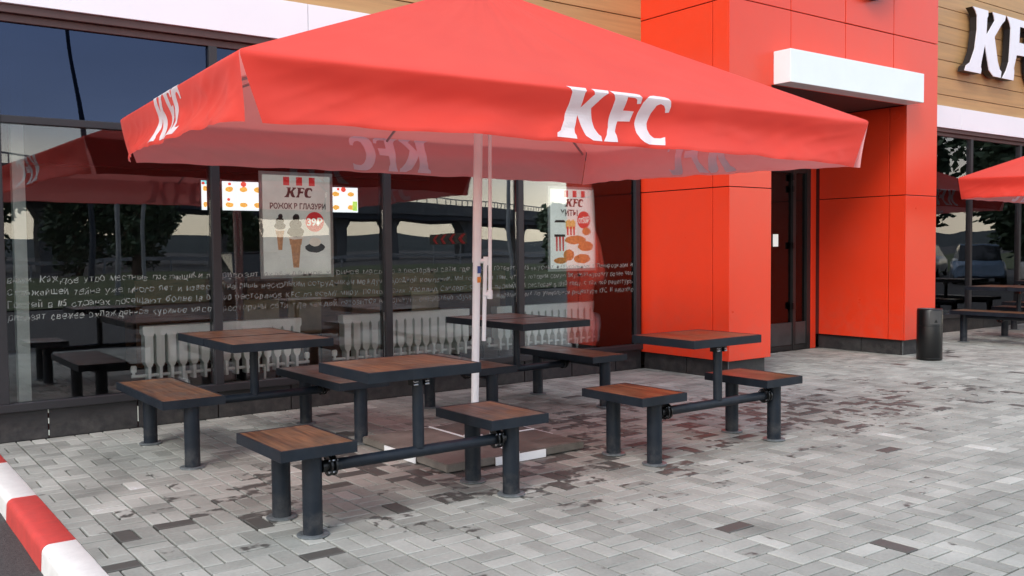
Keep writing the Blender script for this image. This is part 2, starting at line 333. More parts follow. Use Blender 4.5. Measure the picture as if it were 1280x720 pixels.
CPOLY = [[(2.74, 0), (2.82, .17), (2.69, .14), (2.54, .14), (2.46, .20), (2.42, .30), (2.41, .43), (2.46, .64), (2.54, .78), (2.64, .82), (2.74, .79), (2.79, .73), (2.815, .66), (2.91, .67), (2.925, .79), (2.90, .90), (2.85, .96), (2.77, 1), (2.48, 1.01), (2.36, .98), (2.26, .92), (2.17, .80), (2.12, .62), (2.09, .40), (2.11, .20), (2.16, .09), (2.23, .03), (2.34, 0)]]
def kfc(w=2.55):
    """polygons of the three letters, centred, height 1"""
    k = w/2.925
    return [[(x*k-w/2, y-.5) for x, y in p] for poly in (KPOLY, FPOLY, CPOLY) for p in poly]
def flat_poly(polys, cut=None):
    """triangulated and finely cut flat mesh of polygons (x, y)"""
    bm = bmesh.new()
    for p in polys:
        vs = [bm.verts.new((x, y, 0)) for x, y in p]; bm.faces.new(vs)
    bm.normal_update()
    bmesh.ops.triangulate(bm, faces=bm.faces[:], ngon_method='EAR_CLIP')
    if cut:
        for ax in (0, 1):
            n = Vector((1, 0, 0)) if ax == 0 else Vector((0, 1, 0))
            k = -2.0
            while k < 2.0:
                bmesh.ops.bisect_plane(bm, geom=bm.verts[:]+bm.edges[:]+bm.faces[:], plane_co=n*k, plane_no=n, clear_inner=False, clear_outer=False); k += cut
    bm.verts.index_update()
    vs = [v.co[:] for v in bm.verts]; fs = [tuple(v.index for v in f.verts) for f in bm.faces]; bm.free()
    return vs, fs
def text_flat(body, size=1, offset=0, shear=0):
    c = D.curves.new('txt', 'FONT'); c.body = body; c.size = size; c.offset = offset; c.shear = shear; c.resolution_u = 3
    o = D.objects.new('txt', c); COL.objects.link(o); bpy.context.view_layer.update()
    me = D.meshes.new_from_object(o.evaluated_get(bpy.context.evaluated_depsgraph_get()))
    vs = [v.co[:] for v in me.vertices]; fs = [tuple(p.vertices) for p in me.polygons]
    D.objects.remove(o); D.curves.remove(c); D.meshes.remove(me)
    return vs, fs
def fit_text(body, x0, x1, zb, zh, y, offset=0, mb=None):
    vs, fs = text_flat(body, 1, offset)
    if not vs: return mb
    ax = min(v[0] for v in vs); bx = max(v[0] for v in vs)
    k = (x1-x0)/(bx-ax)
    return mb.add([(x0+(v[0]-ax)*k, y, zb+v[1]*zh/.72) for v in vs], fs)
def disc(cx, cz, rx, rz, n=24, a0=0, a1=360):
    return [(cx+rx*math.cos(R_(a0+(a1-a0)*k/n)), cz+rz*math.sin(R_(a0+(a1-a0)*k/n))) for k in range(n if a1-a0 == 360 else n+1)]
def sheet(mb, poly, y):
    mb.add([(x, y, z) for x, z in poly], [tuple(range(len(poly)))]); return mb

# ------------------------------------------------------------------ the ground
FY = 7.66
PX0, PX1, PY0, PY1 = .95, 19.0, 1.2, 7.655
road = MB().add([(-900, -900, -.12), (900, -900, -.12), (900, PY0-.15, -.12), (-900, PY0-.15, -.12)], [(0, 1, 2, 3)])
road.add([(-900, PY0-.15, -.12), (.80, PY0-.15, -.12), (.80, 900, -.12), (-900, 900, -.12)], [(0, 1, 2, 3)])
road.add([(PX1, PY0-.15, -.12), (900, PY0-.15, -.12), (900, 900, -.12), (PX1, 900, -.12)], [(0, 1, 2, 3)])
tag(road.build('asphalt_road', M['asphalt']), 'dark asphalt car park and road beside the paved terrace', kind='structure')
pav = empty('pavement'); tag(pav, 'grey basket-weave paved terrace in front of the restaurant', kind='structure')
MB().add([(.80, PY0-.15, -.014), (PX1, PY0-.15, -.014), (PX1, 12.6, -.014), (.80, 12.6, -.014)], [(0, 1, 2, 3)]).build('joint_bed', M['joints'], pav)
def chamfer_stone(L, Wd, bev=.0035, dep=.020):
    a, b = L/2, Wd/2; a2, b2 = a-bev, b-bev
    vs = [(-a, -b, -dep), (a, -b, -dep), (a, b, -dep), (-a, b, -dep), (-a, -b, -.0035), (a, -b, -.0035), (a, b, -.0035), (-a, b, -.0035), (-a2, -b2, 0), (a2, -b2, 0), (a2, b2, 0), (-a2, b2, 0)]
    fs = [(8, 9, 10, 11)] + [(i, (i+1) % 4, (i+1) % 4+4, i+4) for i in range(4)] + [(i+4, (i+1) % 4+4, (i+1) % 4+8, i+8) for i in range(4)]
    return vs, fs
P = .2; OX, OY = 2.71 % P, 3.067 % P
cells = []
nx0 = int((PX0-OX)//P); nx1 = int((PX1-OX)//P)+1; ny0 = int((PY0-OY)//P); ny1 = int((PY1-OY)//P)+1
def inframe(x, y):
    v = Vector((x, y, 0))-camo.matrix_world.translation
    d = v.dot(fwd)
    return d > .2 and abs(v.dot(r2)/d*1160) < 650 and -365 < -v.dot(u2)/d*1160 < 365
stones = []
for i in range(nx0, nx1+1):
    for j in range(ny0, ny1+1):
        cx, cy = OX+(i+.5)*P, OY+(j+.5)*P
        for k in (-1, 1):
            x, y, rot = (cx, cy+k*P/4, 0) if (i+j) % 2 else (cx+k*P/4, cy, math.pi/2)
            hx, hy = (.1, .05) if rot == 0 else (.05, .1)
            x0, x1, y0, y1 = max(x-hx, PX0), min(x+hx, PX1), max(y-hy, PY0), min(y+hy, PY1)
            if x1-x0 < .02 or y1-y0 < .02: continue
            stones.append(((x0+x1)/2, (y0+y1)/2, x1-x0, y1-y0))
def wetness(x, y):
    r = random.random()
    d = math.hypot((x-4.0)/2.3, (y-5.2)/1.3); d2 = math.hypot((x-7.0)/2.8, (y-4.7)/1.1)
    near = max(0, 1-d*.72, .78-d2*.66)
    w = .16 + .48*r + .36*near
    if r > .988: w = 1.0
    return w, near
sd = []
for x, y, a, b in stones:
    w, near = wetness(x, y)
    t = .27+.36*random.random()
    if random.random() < .006: t = .80
    sd.append((x, y, a, b, t, w, near, random.gauss(0, .0009), random.gauss(0, .006), random.gauss(0, .006)))
vis = sorted([s for s in sd if inframe(s[0], s[1])], key=lambda s: s[0]**2+s[1]**2)
near300 = set(id(s) for s in vis[:300])
shared = {}
G = .0047
for s in vis[:300]:
    x, y, a, b, t, w, nr, dz, rx, ry = s
    key = (round(a, 3), round(b, 3))
    if key not in shared:
        vs, fs = chamfer_stone(a-2*G, b-2*G); shared[key] = MB().add(vs, fs).mesh('brick', M['stone_obj'])
    o = D.objects.new('brick', shared[key]); COL.objects.link(o); o.parent = pav; o.location = (x, y, dz); o.rotation_euler = (rx, ry, random.gauss(0, .004))
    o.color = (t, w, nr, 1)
V = []; F = []; A = []
for s in sd:
    if id(s) in near300: continue
    x, y, a, b, t, w, nr, dz, rx, ry = s
    vs, fs = chamfer_stone(a-2*G, b-2*G); o = len(V)
    V += [(x+p[0], y+p[1], dz+p[2]+p[1]*rx-p[0]*ry) for p in vs]; F += [tuple(q+o for q in f) for f in fs]; A += [(t, w, nr)]*len(fs)
me = D.meshes.new('paving_bricks'); me.from_pydata(V, [], F); me.update(); me.materials.append(M['stone_att'])
at = me.attributes.new('stone', 'FLOAT_VECTOR', 'FACE'); at.data.foreach_set('vector', [c for a in A for c in a])
o = D.objects.new('paving_bricks', me); COL.objects.link(o); o.parent = pav; o['kind'] = 'stuff'

# kerb: painted stones along the left edge, plain ones along the car park
kerb = empty('kerb'); tag(kerb, 'red and white painted kerb between asphalt and paving', kind='structure')
def kerb_mesh(m, L=1.04, g=.003, jit=0):
    prof = [(-.165, -.2), (-.158, -.075)]
    for k in range(7):
        a = R_(180-90*k/6*1.0); prof.append((-.118+.038*math.cos(a), -.036+.038*math.sin(a)+.004))
    prof += [(-.004, .006), (0, .002), (0, -.2)]
    n = len(prof); vs = []; fs = []
    segs = 6
    for i in range(segs+1):
        yy = g+(L-2*g)*i/segs
        for x, z in prof: vs.append((x+noise.noise(Vector((x*9+jit, yy*4, z*9)))*.003, yy, z+noise.noise(Vector((x*9, yy*4+jit, 3)))*.003))
    for i in range(segs):
        for k in range(n-1): fs.append((i*n+k, i*n+k+1, (i+1)*n+k+1, (i+1)*n+k))
    fs += [tuple(range(n)), tuple(segs*n+k for k in range(n-1, -1, -1))]
    me = MB().add(vs, fs).mesh('kerb_stone', m); smooth_mesh(me, 50); return me
kw = kerb_mesh(M['kerbw']); kr = kerb_mesh(M['kerbr'], jit=3)
for k in range(-1, 6):
    y0 = 6.92-1.04*k
    if y0 < 1.1: continue
    linked('kerb_stone', kr if k % 2 == 0 else kw, kerb, (PX0+.001, y0, 0))
MB().box(.80, PX1, PY0-.16, PY0-.002, -.2, .002, .01).build('kerb_stone', M['concrete'], kerb)

# ------------------------------------------------------------------ the restaurant
B = empty('restaurant_building', (0, FY, 0))
tag(B, 'single-storey restaurant with glazed front, tan siding, white fascia and red entrance block', 'building')
OFF = Vector((0, -FY, 0))
def bb(name, m, x0, x1, y0, y1, z0, z1, bev=0, parent=None, smooth=False):
    return MB().box(x0, x1, y0-FY, y1-FY, z0, z1, bev).build(name, m, parent or B, smooth)
LX, RX = -2.2, 20.0       # ends of the building
DX0, DX1, DY = 7.54, 11.57, 6.37
# plinth with panels
def plinth(x0, x1, first, step):
    bb('plinth_wall', M['joint'], x0, x1, FY+.03, FY+.2, 0, .22)
    xs = [x0] + [x for x in [first+step*k for k in range(-12, 40)] if x0+.1 < x < x1-.05] + [x1]
    for a, b in zip(xs, xs[1:]):
        bb('plinth_panel', M['plinth'], a+.005, b-.005, FY, FY+.028, .0, .218, .003)
    bb('sill', M['frame'], x0, x1, FY-.035, FY+.06, .222, .285, .006)
plinth(LX, DX0, 1.335, .645); plinth(DX1, RX, 12.2, .645)
for x, z0, z1 in ((1.335, .02, .06), (1.335, .11, .15), (1.335, .19, .215), (1.98, .05, .17)):
    MB().box(x-.003, x+.003, FY-.003-FY, FY+.01-FY, z0, z1).build('joint_filler', M['pale'], B)
bb('foundation', M['plinth'], LX, .79, FY+.01, FY+.25, -.3, -.002); bb('foundation', M['plinth'], LX, LX+.2, FY+.26, 14.9, -.3, 3.3)
# mullions, transoms, panes
def glazing(x0, x1, mulls, transom=True):
    ms = sorted(mulls)
    for x in ms: bb('mullion', M['frame'], x-.035, x+.035, FY-.03, FY+.10, .285, 3.075, .005)
    edges = [x0]+ms+[x1]
    for a, b in zip(edges, edges[1:]):
        a2 = a+.035 if a in ms else a; b2 = b-.035 if b in ms else b
        if b2-a2 < .1: continue
        if transom: bb('transom', M['frame'], a2, b2, FY-.025, FY+.09, 2.343, 2.398, .004)
        zt = 2.345 if transom else 3.075
        bb('glass_pane', M['glass'], a2+.002, b2-.002, FY+.010, FY+.018, .285, zt)
        if transom: bb('upper_glass_pane', M['glass_up'], a2+.002, b2-.002, FY+.010, FY+.018, 2.397, 3.075)
glazing(LX, DX0-.03, [-.55, 1.04, 2.635, 4.246, 5.80, 7.47]); glazing(DX1, RX, [13.3, 14.94, 16.6, 18.2], False)
for x0, x1, sp in ((LX, DX0, [-2.2, .456, 3.456, 6.456]), (DX1, RX, [14.5, 17.5])):
    bb('flashing', M['brown'], x0, x1, FY-.02, FY+.12, 3.075, 3.13, .004)
    bb('flashing', M['brown'], x0, x1, FY-.06, FY+.12, 3.132, 3.192, .004)
    xs = [x0]+[x for x in sp if x > x0+.1]+[x1]
    for a, b in zip(xs, xs[1:]): bb('fascia_panel', M['white'], a+.003, b-.003, FY-.085, FY+.06, 3.194, 3.526, .003)
    bb('wall_core', M['sidingback'], x0, x1, FY+.02, FY+.3, 3.194, 6.9)
    z = 3.527; hgt = .187
    while z < 6.8:
        xs2 = [x0, x1]
        bb('siding_board', M['siding'], x0, x1, FY-.012, FY+.018, z+.004, z+hgt-.006, .003)
        z += hgt; hgt = .266
bb('roof', M['concd'], LX, RX, FY+.31, 15, 6.7, 6.9)
# red entrance block
prnd = random.Random(11)
def rpanel(x0, x1, y0, y1, z0, z1):
    cx, cy, cz = (x0+x1)/2, (y0+y1)/2, (z0+z1)/2
    o = MB().box(x0-cx, x1-cx, y0-cy, y1-cy, z0-cz, z1-cz, .004).build('cladding_panel', M['red'], B, loc=(cx, cy-FY, cz))
    a, b = prnd.gauss(0, .0010), prnd.gauss(0, .0010)      # panels never hang perfectly flat
    o.rotation_euler = (a, 0, b) if x1-x0 > y1-y0 else (0, a, b)
    return o
zb = [(.195, 2.008), (2.018, 3.945), (3.955, 5.88), (5.89, 7.6)]
g = .005
for z0, z1 in zb:
    rpanel(DX0, DX0+.02, 6.39, 6.595-g, z0, z1); rpanel(DX0, DX0+.02, 6.595+g, FY-.0 if z0 > 3 else FY-.0, z0, z1)
for x0, x1, zz in ((DX0, 8.22, zb[:1]), (10.86, DX1, zb[:1])):
    for z0, z1 in zz: rpanel(x0+(.0), x1, DY, DY+.02-.001, z0, z1)
MB().prism([(DX0, 2.018), (8.22, 2.018), (8.22, 3.121), (8.55-g, 3.121), (8.55-g, 3.945), (DX0, 3.945)], DY-FY, DY+.019-FY).build('cladding_panel', M['red'], B)
MB().prism([(10.86, 2.018), (DX1, 2.018), (DX1, 3.945), (10.555+g, 3.945), (10.555+g, 3.121), (10.86, 3.121)], DY-FY, DY+.019-FY).build('cladding_panel', M['red'], B)
for a, b in ((8.55, 9.56), (9.56, 10.555)): rpanel(a+g, b-g, DY, DY+.019, 3.121, 3.945)
for z0, z1 in zb[2:]:
    for a, b in ((DX0, 8.55-g), (8.55+g, 9.56-g), (9.56+g, 10.555-g), (10.555+g, DX1)): rpanel(a, b, DY, DY+.019, z0, z1)
for z0, z1 in [(.195, 2.008), (2.018, 3.12)]:
    rpanel(10.86, 10.88, 6.392, 6.60-g, z0, z1); rpanel(10.86, 10.88, 6.60+g, 7.62, z0, z1)
    rpanel(8.20, 8.22, 6.392, 6.60-g, z0, z1); rpanel(8.20, 8.22, 6.60+g, 7.62, z0, z1)
for z0, z1 in zb: rpanel(DX1-.02, DX1, 6.392, FY-.0, z0, z1)
core = MB()
for x0, x1 in ((DX0+.022, 8.198), (10.882, DX1-.022)): core.box(x0, x1, DY+.021-FY, .05, .19, 3.163)
core.box(DX0+.022, DX1-.022, DY+.021-FY, .05, 3.165, 7.6)
core.build('block_core', M['joint'], B)
for x0, x1, y0 in ((DX0+.045, 8.18, DY+.05), (10.90, DX1-.045, DY+.05)):
    xm = (x0+x1)/2
    bb('plinth_panel', M['plinth'], x0, x1, y0, y0+.03, 0, .188, .004)
    for a, b in ((y0+.034, 7.0), (7.01, 7.655)):
        bb('plinth_panel', M['plinth'], x0, x0+.03, a, b, 0, .188, .004); bb('plinth_panel', M['plinth'], x1-.03, x1, a, b, 0, .188, .004)
MB().box(DX0+.040, DX0+.046, DY+.044-FY, DY+.052-FY, 0, .187).build('corner_trim', M['flange'], B)
MB().box(10.896, 10.902, DY+.044-FY, DY+.052-FY, 0, .187).build('corner_trim', M['flange'], B)
cp = bb('entrance_canopy', M['canopyw'], 8.25, 10.86, 6.148, DY-.002, 3.122, 3.472, .006)
bb('canopy_soffit', M['brown'], 8.222, 10.858, 6.40, 7.7, 3.13, 3.16)
bb('canopy_soffit', M['brown'], 8.27, 10.84, 6.17, DY-.03, 3.1225, 3.13, 0)
# recessed entrance doors at Y = 7.7
YD = 7.70
dr = empty('entrance_door', (0, YD, 0)); dr.parent = B; dr.location = (0, YD-FY, 0)
def db(name, m, x0, x1, y0, y1, z0, z1, bev=.003): return MB().box(x0, x1, y0, y1, z0, z1, bev).build(name, m, dr)
for a, b in ((8.24, 8.30), (9.30, 9.38), (10.36, 10.42), (10.66, 10.74)): db('frame_post', M['door'], a, b, -.03, .05, .0, 3.12)
for a, b in ((8.30, 9.30), (9.38, 10.36), (10.42, 10.66)):
    db('frame_rail', M['door'], a+.001, b-.001, -.025, .05, 2.36, 2.44); db('frame_rail', M['door'], a+.001, b-.001, -.02, .04, .0, .07)
    db('glass_pane', M['dglass'], a+.001, b-.001, .010, .016, .36, 3.11, 0)
    db('kick_panel', M['doorg'], a+.001, b-.001, -.015, .03, .075, .37)
for z in (.55, 1.35, 2.1, 2.25): db('hinge', M['black'], 10.33, 10.365, -.055, -.028, z, z+.09, .004)
MB().tube([(9.5, -.03, .8), (9.5, -.08, .82), (9.5, -.08, 1.5), (9.5, -.03, 1.52)], .012).build('handle', M['flange'], dr, True)
bb('red_strip', M['red'], 10.745, 10.857, YD-.03, YD+.04, 0, 3.12)
# inside
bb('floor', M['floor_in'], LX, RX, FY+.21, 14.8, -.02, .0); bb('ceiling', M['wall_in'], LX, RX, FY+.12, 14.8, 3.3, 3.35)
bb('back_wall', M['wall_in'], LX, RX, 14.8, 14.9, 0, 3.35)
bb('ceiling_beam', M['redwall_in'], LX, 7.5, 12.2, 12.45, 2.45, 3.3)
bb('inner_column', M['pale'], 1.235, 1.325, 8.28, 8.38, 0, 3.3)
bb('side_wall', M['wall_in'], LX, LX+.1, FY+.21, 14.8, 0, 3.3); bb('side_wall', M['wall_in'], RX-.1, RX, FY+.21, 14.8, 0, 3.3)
bb('counter', M['booth'], 3.0, 8.5, 11.6, 12.1, 0, 1.05, .01)
MB().box(7.2, 7.28, .17, .175, .18, .26, .002).build('wall_socket', M['white'], B)

# handwriting on the glass
lines = [["вами. Каждое утро местные поставщики п", "ривозят охлажденное куриное мясо", "о в рестораны сети, где повара готовят", "из вкусных натуральных с панировками и"],
         ["строжайшей тайне уже много лет и извес", "тна лишь нескольким сотрудникам междун", "ародной компании. Мы гордимся тем, чт", "о готовим самую вкусную курочку более чем"],
         ["Гостей в 115 странах посещают более 18 0", "00 ресторанов KFC по всему миру. Полко", "вник Харланд Сандерс открыл первый", "й ресторан в 1930 году, с тех пор рецептура,"],
         ["ривозят свежее охлажденное куриное мясо", "рестораны сети, где каждый готовится в", "ручную, специально обученными поварами", "ими по уникальной рецептуре KFC. И неважно"]]
spans = [(1.085, 2.59), (2.685, 4.20), (4.29, 5.755), (5.845, 7.42)]
wl = MB()
gcache = {}
def glyph(ch):
    if ch not in gcache:
        vs, fs = text_flat(ch, 1, -.010)
        ax = min([v[0] for v in vs] or [0]); bx = max([v[0] for v in vs] or [.1])
        gcache[ch] = ([(v[0]-ax, v[1]) for v in vs], fs, bx-ax)
    return gcache[ch]
hr = random.Random(5)
for r, ln in enumerate(lines):
    for c, tx in enumerate(ln):
        adv = []; tot = 0
        for ch in tx:
            w_ = .42 if ch == ' ' else glyph(ch)[2]*hr.uniform(.88, 1.12)+.16
            adv.append((ch, tot, w_)); tot += w_
        k = (spans[c][1]-spans[c][0])/tot; zb_ = 1.172-.092*r; sd_ = r*7+c*3; mb = wl
        for ch, x_, w_ in adv:
            if ch == ' ': continue
            vs, fs, gw = glyph(ch); rot = hr.gauss(.06, .10); sz = hr.uniform(.90, 1.15); dz = hr.gauss(0, .0035); hh = .068*sz; kk = k*(w_-.16)/max(gw, .05)
            out = []
            for v in vs:
                a = v[0]*kk; b_ = v[1]*hh
                a += noise.noise(Vector((v[0]*5, v[1]*5, x_)))*.009; b_ += noise.noise(Vector((v[0]*5, v[1]*5, x_+7)))*.009
                out.append((spans[c][0]+x_*k+a+b_*rot, .006, zb_+b_-a*rot*.6+dz+noise.noise(Vector((x_*.25, 0, sd_)))*.010))
            mb.add(out, fs)
wl.build('window_lettering', M['hand'], B)['kind'] = 'stuff'

# letters on the wall, right of the entrance
sg = empty('wall_sign', (15.9, 7.5, 4.1)); tag(sg, 'large white slab-serif KFC letters with black sides on the tan siding', 'sign')
def letter(poly, x0, z0, hgt, wk):
    pts = [(x0+x*wk, z0+y*hgt) for x, y in poly]
    f = MB().prism(pts, -.012, 0).build('letter_face', M['signw'], sg)
    s_ = MB().prism(pts, .0005, .11).build('letter_side', M['signd'], sg)
for poly in (KPOLY[0], FPOLY[0], CPOLY[0]): letter(poly, -1.50, 0, 1.02, 1.02)
sg2 = empty('round_sign', (10.05, 6.36, 4.70)); tag(sg2, 'dark-edged round sign cut by the top edge above the entrance canopy', 'sign')
MB().prism(disc(0, 0, .42, .42, 40), -.11, -.002).build('sign_body', M['signd'], sg2)
MB().prism(disc(0, 0, .38, .38, 40), -.125, -.112).build('sign_face', M['signw'], sg2)

# ------------------------------------------------------------------ posters, screens, radiators, furniture seen through the glass
def poster(x0, x1, z0, z1, title, badge, label, art, y=7.76):
    t = empty('window_poster', (x0, y, z0)); tag(t, label, 'poster'); w, h = x1-x0, z1-z0
    MB().box(-.03, w+.03, .004, .012, -.03, h+.03, .002).build('acrylic_holder', M['acryl'], t)
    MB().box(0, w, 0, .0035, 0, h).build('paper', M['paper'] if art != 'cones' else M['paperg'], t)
    s_ = MB()
    for k in range(3): sheet(s_, [(w*(.30+.19*k), h*.90), (w*(.39+.19*k), h*.90), (w*(.39+.19*k), h*.985), (w*(.30+.19*k), h*.985)], -.001)
    s_.build('stripe', M['inkr'], t)
    kz = h*.10 if art != 'small' else h*.12
    vs, fs = flat_poly(kfc()); kw_ = w*.42/2.55
    MB().add([(w*.52+v[0]*kw_, -.001, h*.83+v[1]*kz) for v in vs], fs).build('lettering', M['inkd'], t)
    fit_text(title, w*(.10 if art == 'cones' else .22), w*(.93 if art == 'cones' else .60), h*.665, h*(.055 if art == 'cones' else .075), -.0015, .032, MB()).build('lettering', M['inkd'], t)
    if badge:
        bx, bz, br = badge[1]*w, badge[2]*h, badge[3]*w
        sheet(MB(), disc(bx, bz, br, br, 28), -.002).build('price_badge', M['inkr'], t)
        fit_text(badge[0], bx-br*.84, bx+br*.84, bz-br*.36, br*.74, -.003, .03, MB()).build('lettering', M['paper'], t)
    c = MB(); d = MB(); e_ = MB(); f_ = MB(); q = MB(); y1 = -.0012
    def blob(mb, cx, cz, rx, rz, s0=0, y=y1):
        sheet(mb, [((cx+rx*math.cos(a)*(1+.14*noise.noise(Vector((math.cos(a)*2+s0, math.sin(a)*2, s0)))))*w, (cz+rz*math.sin(a)*(1+.14*noise.noise(Vector((math.sin(a)*2, s0, math.cos(a)*2)))))*h) for a in [2*math.pi*k/22 for k in range(22)]], y)
    if art == 'cones':
        for cx, s_c, zb2 in ((.24, .62, .25), (.47, .93, .07)):
            sheet(c, [((cx-.08*s_c)*w, (zb2+.26*s_c)*h), ((cx-.045*s_c)*w, zb2*h), ((cx+.045*s_c)*w, zb2*h), ((cx+.08*s_c)*w, (zb2+.26*s_c)*h)], y1)
            sheet(c, [((cx-.105*s_c)*w, (zb2+.32*s_c)*h), ((cx-.09*s_c)*w, (zb2+.25*s_c)*h), ((cx+.09*s_c)*w, (zb2+.25*s_c)*h), ((cx+.105*s_c)*w, (zb2+.32*s_c)*h)], y1-.0003)
            blob(d, cx, zb2+.33*s_c, .13*s_c, .022*s_c, 1, y1-.0006); blob(e_, cx, zb2+.39*s_c, .135*s_c, .06*s_c, 2, y1-.0016)
            blob(e_, cx, zb2+.47*s_c, .10*s_c, .055*s_c, 3, y1-.0018); blob(e_, cx+.01, zb2+.54*s_c, .055*s_c, .045*s_c, 4, y1-.0020)
        blob(e_, .76, .27, .15, .05, 5); blob(d, .76, .33, .09, .045, 6, y1-.0004)
        c.build('printed_cone', M['cone'], t); d.build('printed_cream', M['cream'], t); e_.build('printed_chocolate', M['choc'], t)
    elif art == 'food':
        blob(c, .55, .36, .24, .055, 1); blob(c, .78, .28, .18, .065, 2, y1-.0004); blob(c, .40, .17, .12, .07, 3, y1-.0006); blob(c, .70, .12, .19, .06, 4, y1-.0008)
        blob(c, .22, .10, .15, .04, 5, y1-.001); blob(c, .80, .47, .10, .05, 6, y1-.0012)
        for k in range(7): sheet(d, [((.34+.03*k)*w, .50*h), ((.365+.03*k)*w, .50*h), ((.36+.032*k)*w, (.60+.01*(k % 3))*h), ((.33+.032*k)*w, (.60+.01*(k % 3))*h)], y1-.0014)
        for k in range(3): sheet(e_, [((.36+.07*k)*w, .42*h), ((.395+.07*k)*w, .42*h), ((.395+.07*k)*w, .53*h), ((.355+.07*k)*w, .53*h)], y1-.0018)
        for k in range(3): sheet(e_, [((.12+.07*k)*w, .22*h), ((.15+.07*k)*w, .22*h), ((.155+.07*k)*w, .40*h), ((.11+.07*k)*w, .40*h)], y1-.0018)
        sheet(f_, [(.08*w, .40*h), (.32*w, .40*h), (.32*w, .43*h), (.08*w, .43*h)], y1-.002); sheet(f_, [(.08*w, .58*h), (.33*w, .58*h), (.30*w, .61*h), (.11*w, .61*h)], y1-.002)
        c.build('printed_chicken', M['chick'], t); d.build('printed_fries', M['fries'], t); e_.build('printed_stripes', M['inkr'], t); f_.build('printed_cup_lid', M['inkd'], t)
    else:
        blob(c, .45, .22, .36, .15, 1); blob(d, .72, .42, .22, .12, 3, y1-.0005)
        c.build('printed_burger', M['chick'], t); d.build('printed_wrapper', M['inkr'], t)
    return t
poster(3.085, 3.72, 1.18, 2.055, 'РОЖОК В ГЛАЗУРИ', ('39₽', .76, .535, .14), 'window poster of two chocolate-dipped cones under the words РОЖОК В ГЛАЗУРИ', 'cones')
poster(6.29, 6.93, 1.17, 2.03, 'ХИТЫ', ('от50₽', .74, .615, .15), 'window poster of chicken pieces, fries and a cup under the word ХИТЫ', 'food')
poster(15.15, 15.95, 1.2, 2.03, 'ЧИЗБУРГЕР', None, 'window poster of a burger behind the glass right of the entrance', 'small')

def screen(x0, x1, z0, z1, label, seed, y=12.5, steps=True):
    t = empty('menu_screen', (x0, y-.35, z0)); tag(t, label, 'menu screen', 'lit menu screens above the counter'); w, h = x1-x0, z1-z0; rnd = random.Random(seed)
    MB().box(0, w, .01, .06, 0, h, .004).build('casing', M['black'], t)
    MB().box(.006, w-.006, 0, .009, .006, h-.006).build('display', M['sw'], t)
    f_ = MB(); r_ = MB(); c_ = MB(); g_ = MB(); cols = max(1, int(w/.18)); rows = 2
    for i in range(cols):
        for j in range(rows):
            cx = w*(i+.5)/cols; cz = h*(j*.52+.2)
            sheet(f_, [(cx+(.055+.015*noise.noise(Vector((k, i, j+seed))))*math.cos(k*math.pi/6)*min(1, w/.2), cz+.035*math.sin(k*math.pi/6)+rnd.uniform(-.006, .006)) for k in range(12)], -.002)
            if rnd.random() < .7: sheet(r_, disc(cx+.05*rnd.uniform(-1, 1)*min(1, w/.2), cz+.07, .022, .02, 12), -.003)
    if w < .2: sheet(c_, [(.006, h*.86), (w-.006, h*.86), (w-.006, h-.006), (.006, h-.006)], -.002)
    else:
        sheet(g_, [(w*.80, h*.08), (w*.96, h*.08), (w*.96, h*.45), (w*.80, h*.45)], -.004) if seed == 3 else None
        sheet(r_, disc(w*.5, h*.9, .04, .035, 16), -.004)
    f_.build('food_picture', M['so'], t); r_.build('red_label', M['sr'], t)
    if c_.v: c_.build('header', M['sc'], t)
    if g_.v: g_.build('green_picture', M['sg'], t)
screen(4.0, 4.105, 1.925, 2.32, 'narrow lit menu screen with a cyan header, left of the window mullion', 1)
screen(4.275, 4.86, 1.925, 2.32, 'wide lit menu screen of chicken dishes left of the cone poster', 2)
screen(5.80, 6.27, 1.925, 2.29, 'lit menu screen with drinks right of the cone poster', 3)

def radiator(x0, x1, label, y=8.0):
    t = empty('radiator', (x0, y, 0)); tag(t, label, 'radiator', 'white sectional radiators behind the glass'); n = max(3, round((x1-x0)/.093)); p = (x1-x0)/n
    m = MB()
    prof = [(-.042, .715), (-.042, .765), (-.039, .775), (.039, .775), (.042, .765), (.042, .715), (.030, .69), (.0305, .60), (.0305, .47), (.022, .445), (.011, .43), (.010, .31), (-.010, .31), (-.011, .43), (-.022, .445), (-.0305, .47), (-.0305, .60), (-.030, .69)]
    prof = [(x*p/.084, z) for x, z in prof]
    m.prism(prof, -.02, .09); me = m.mesh('section', M['rad'])
    for k in range(n): linked('section', me, t, (p*(k+.5), 0, 0))
    MB().tube([(-.09, .03, .36), (x1-x0+.09, .03, .36)], .014, 10).build('pipe', M['rad'], t, True)
    for xx in (-.07, x1-x0+.07): MB().lathe((xx, .03, .36), [(.012, 0), (.012, .03), (.024, .035), (.026, .075), (.018, .09), (0.001, .092)], 14).build('valve', M['rad'], t, True)
    MB().tube([(.75*(x1-x0), .0, .35), (.75*(x1-x0), .0, .0)], .012, 8).build('leg', M['rad'], t)
    MB().tube([(.25*(x1-x0), .0, .35), (.25*(x1-x0), .0, .0)], .012, 8).build('leg', M['rad'], t)
radiator(2.12, 3.52, 'white cast-iron radiator inside, behind the left rear picnic table')
radiator(3.94, 5.38, 'white cast-iron radiator inside, between the two rear picnic tables')
radiator(5.73, 7.24, 'white cast-iron radiator inside, nearest the red entrance block')
radiator(12.4, 14.3, 'white cast-iron radiator inside, just right of the red entrance block')
radiator(14.6, 16.8, 'white cast-iron radiator inside, behind the second umbrella tables')
def booth(x, y, label):
    t = empty('booth_bench', (x, y, 0)); tag(t, label, 'bench', 'brown booth benches inside')
    MB().box(0, 1.1, 0, .08, .1, 1.12, .01).build('backrest', M['booth'], t); MB().box(.02, 1.08, .085, .55, .38, .48, .02).build('seat', M['beige'], t)
    MB().box(.05, .11, .1, .5, 0, .378).build('leg', M['black'], t); MB().box(.99, 1.05, .1, .5, 0, .378).build('leg', M['black'], t)
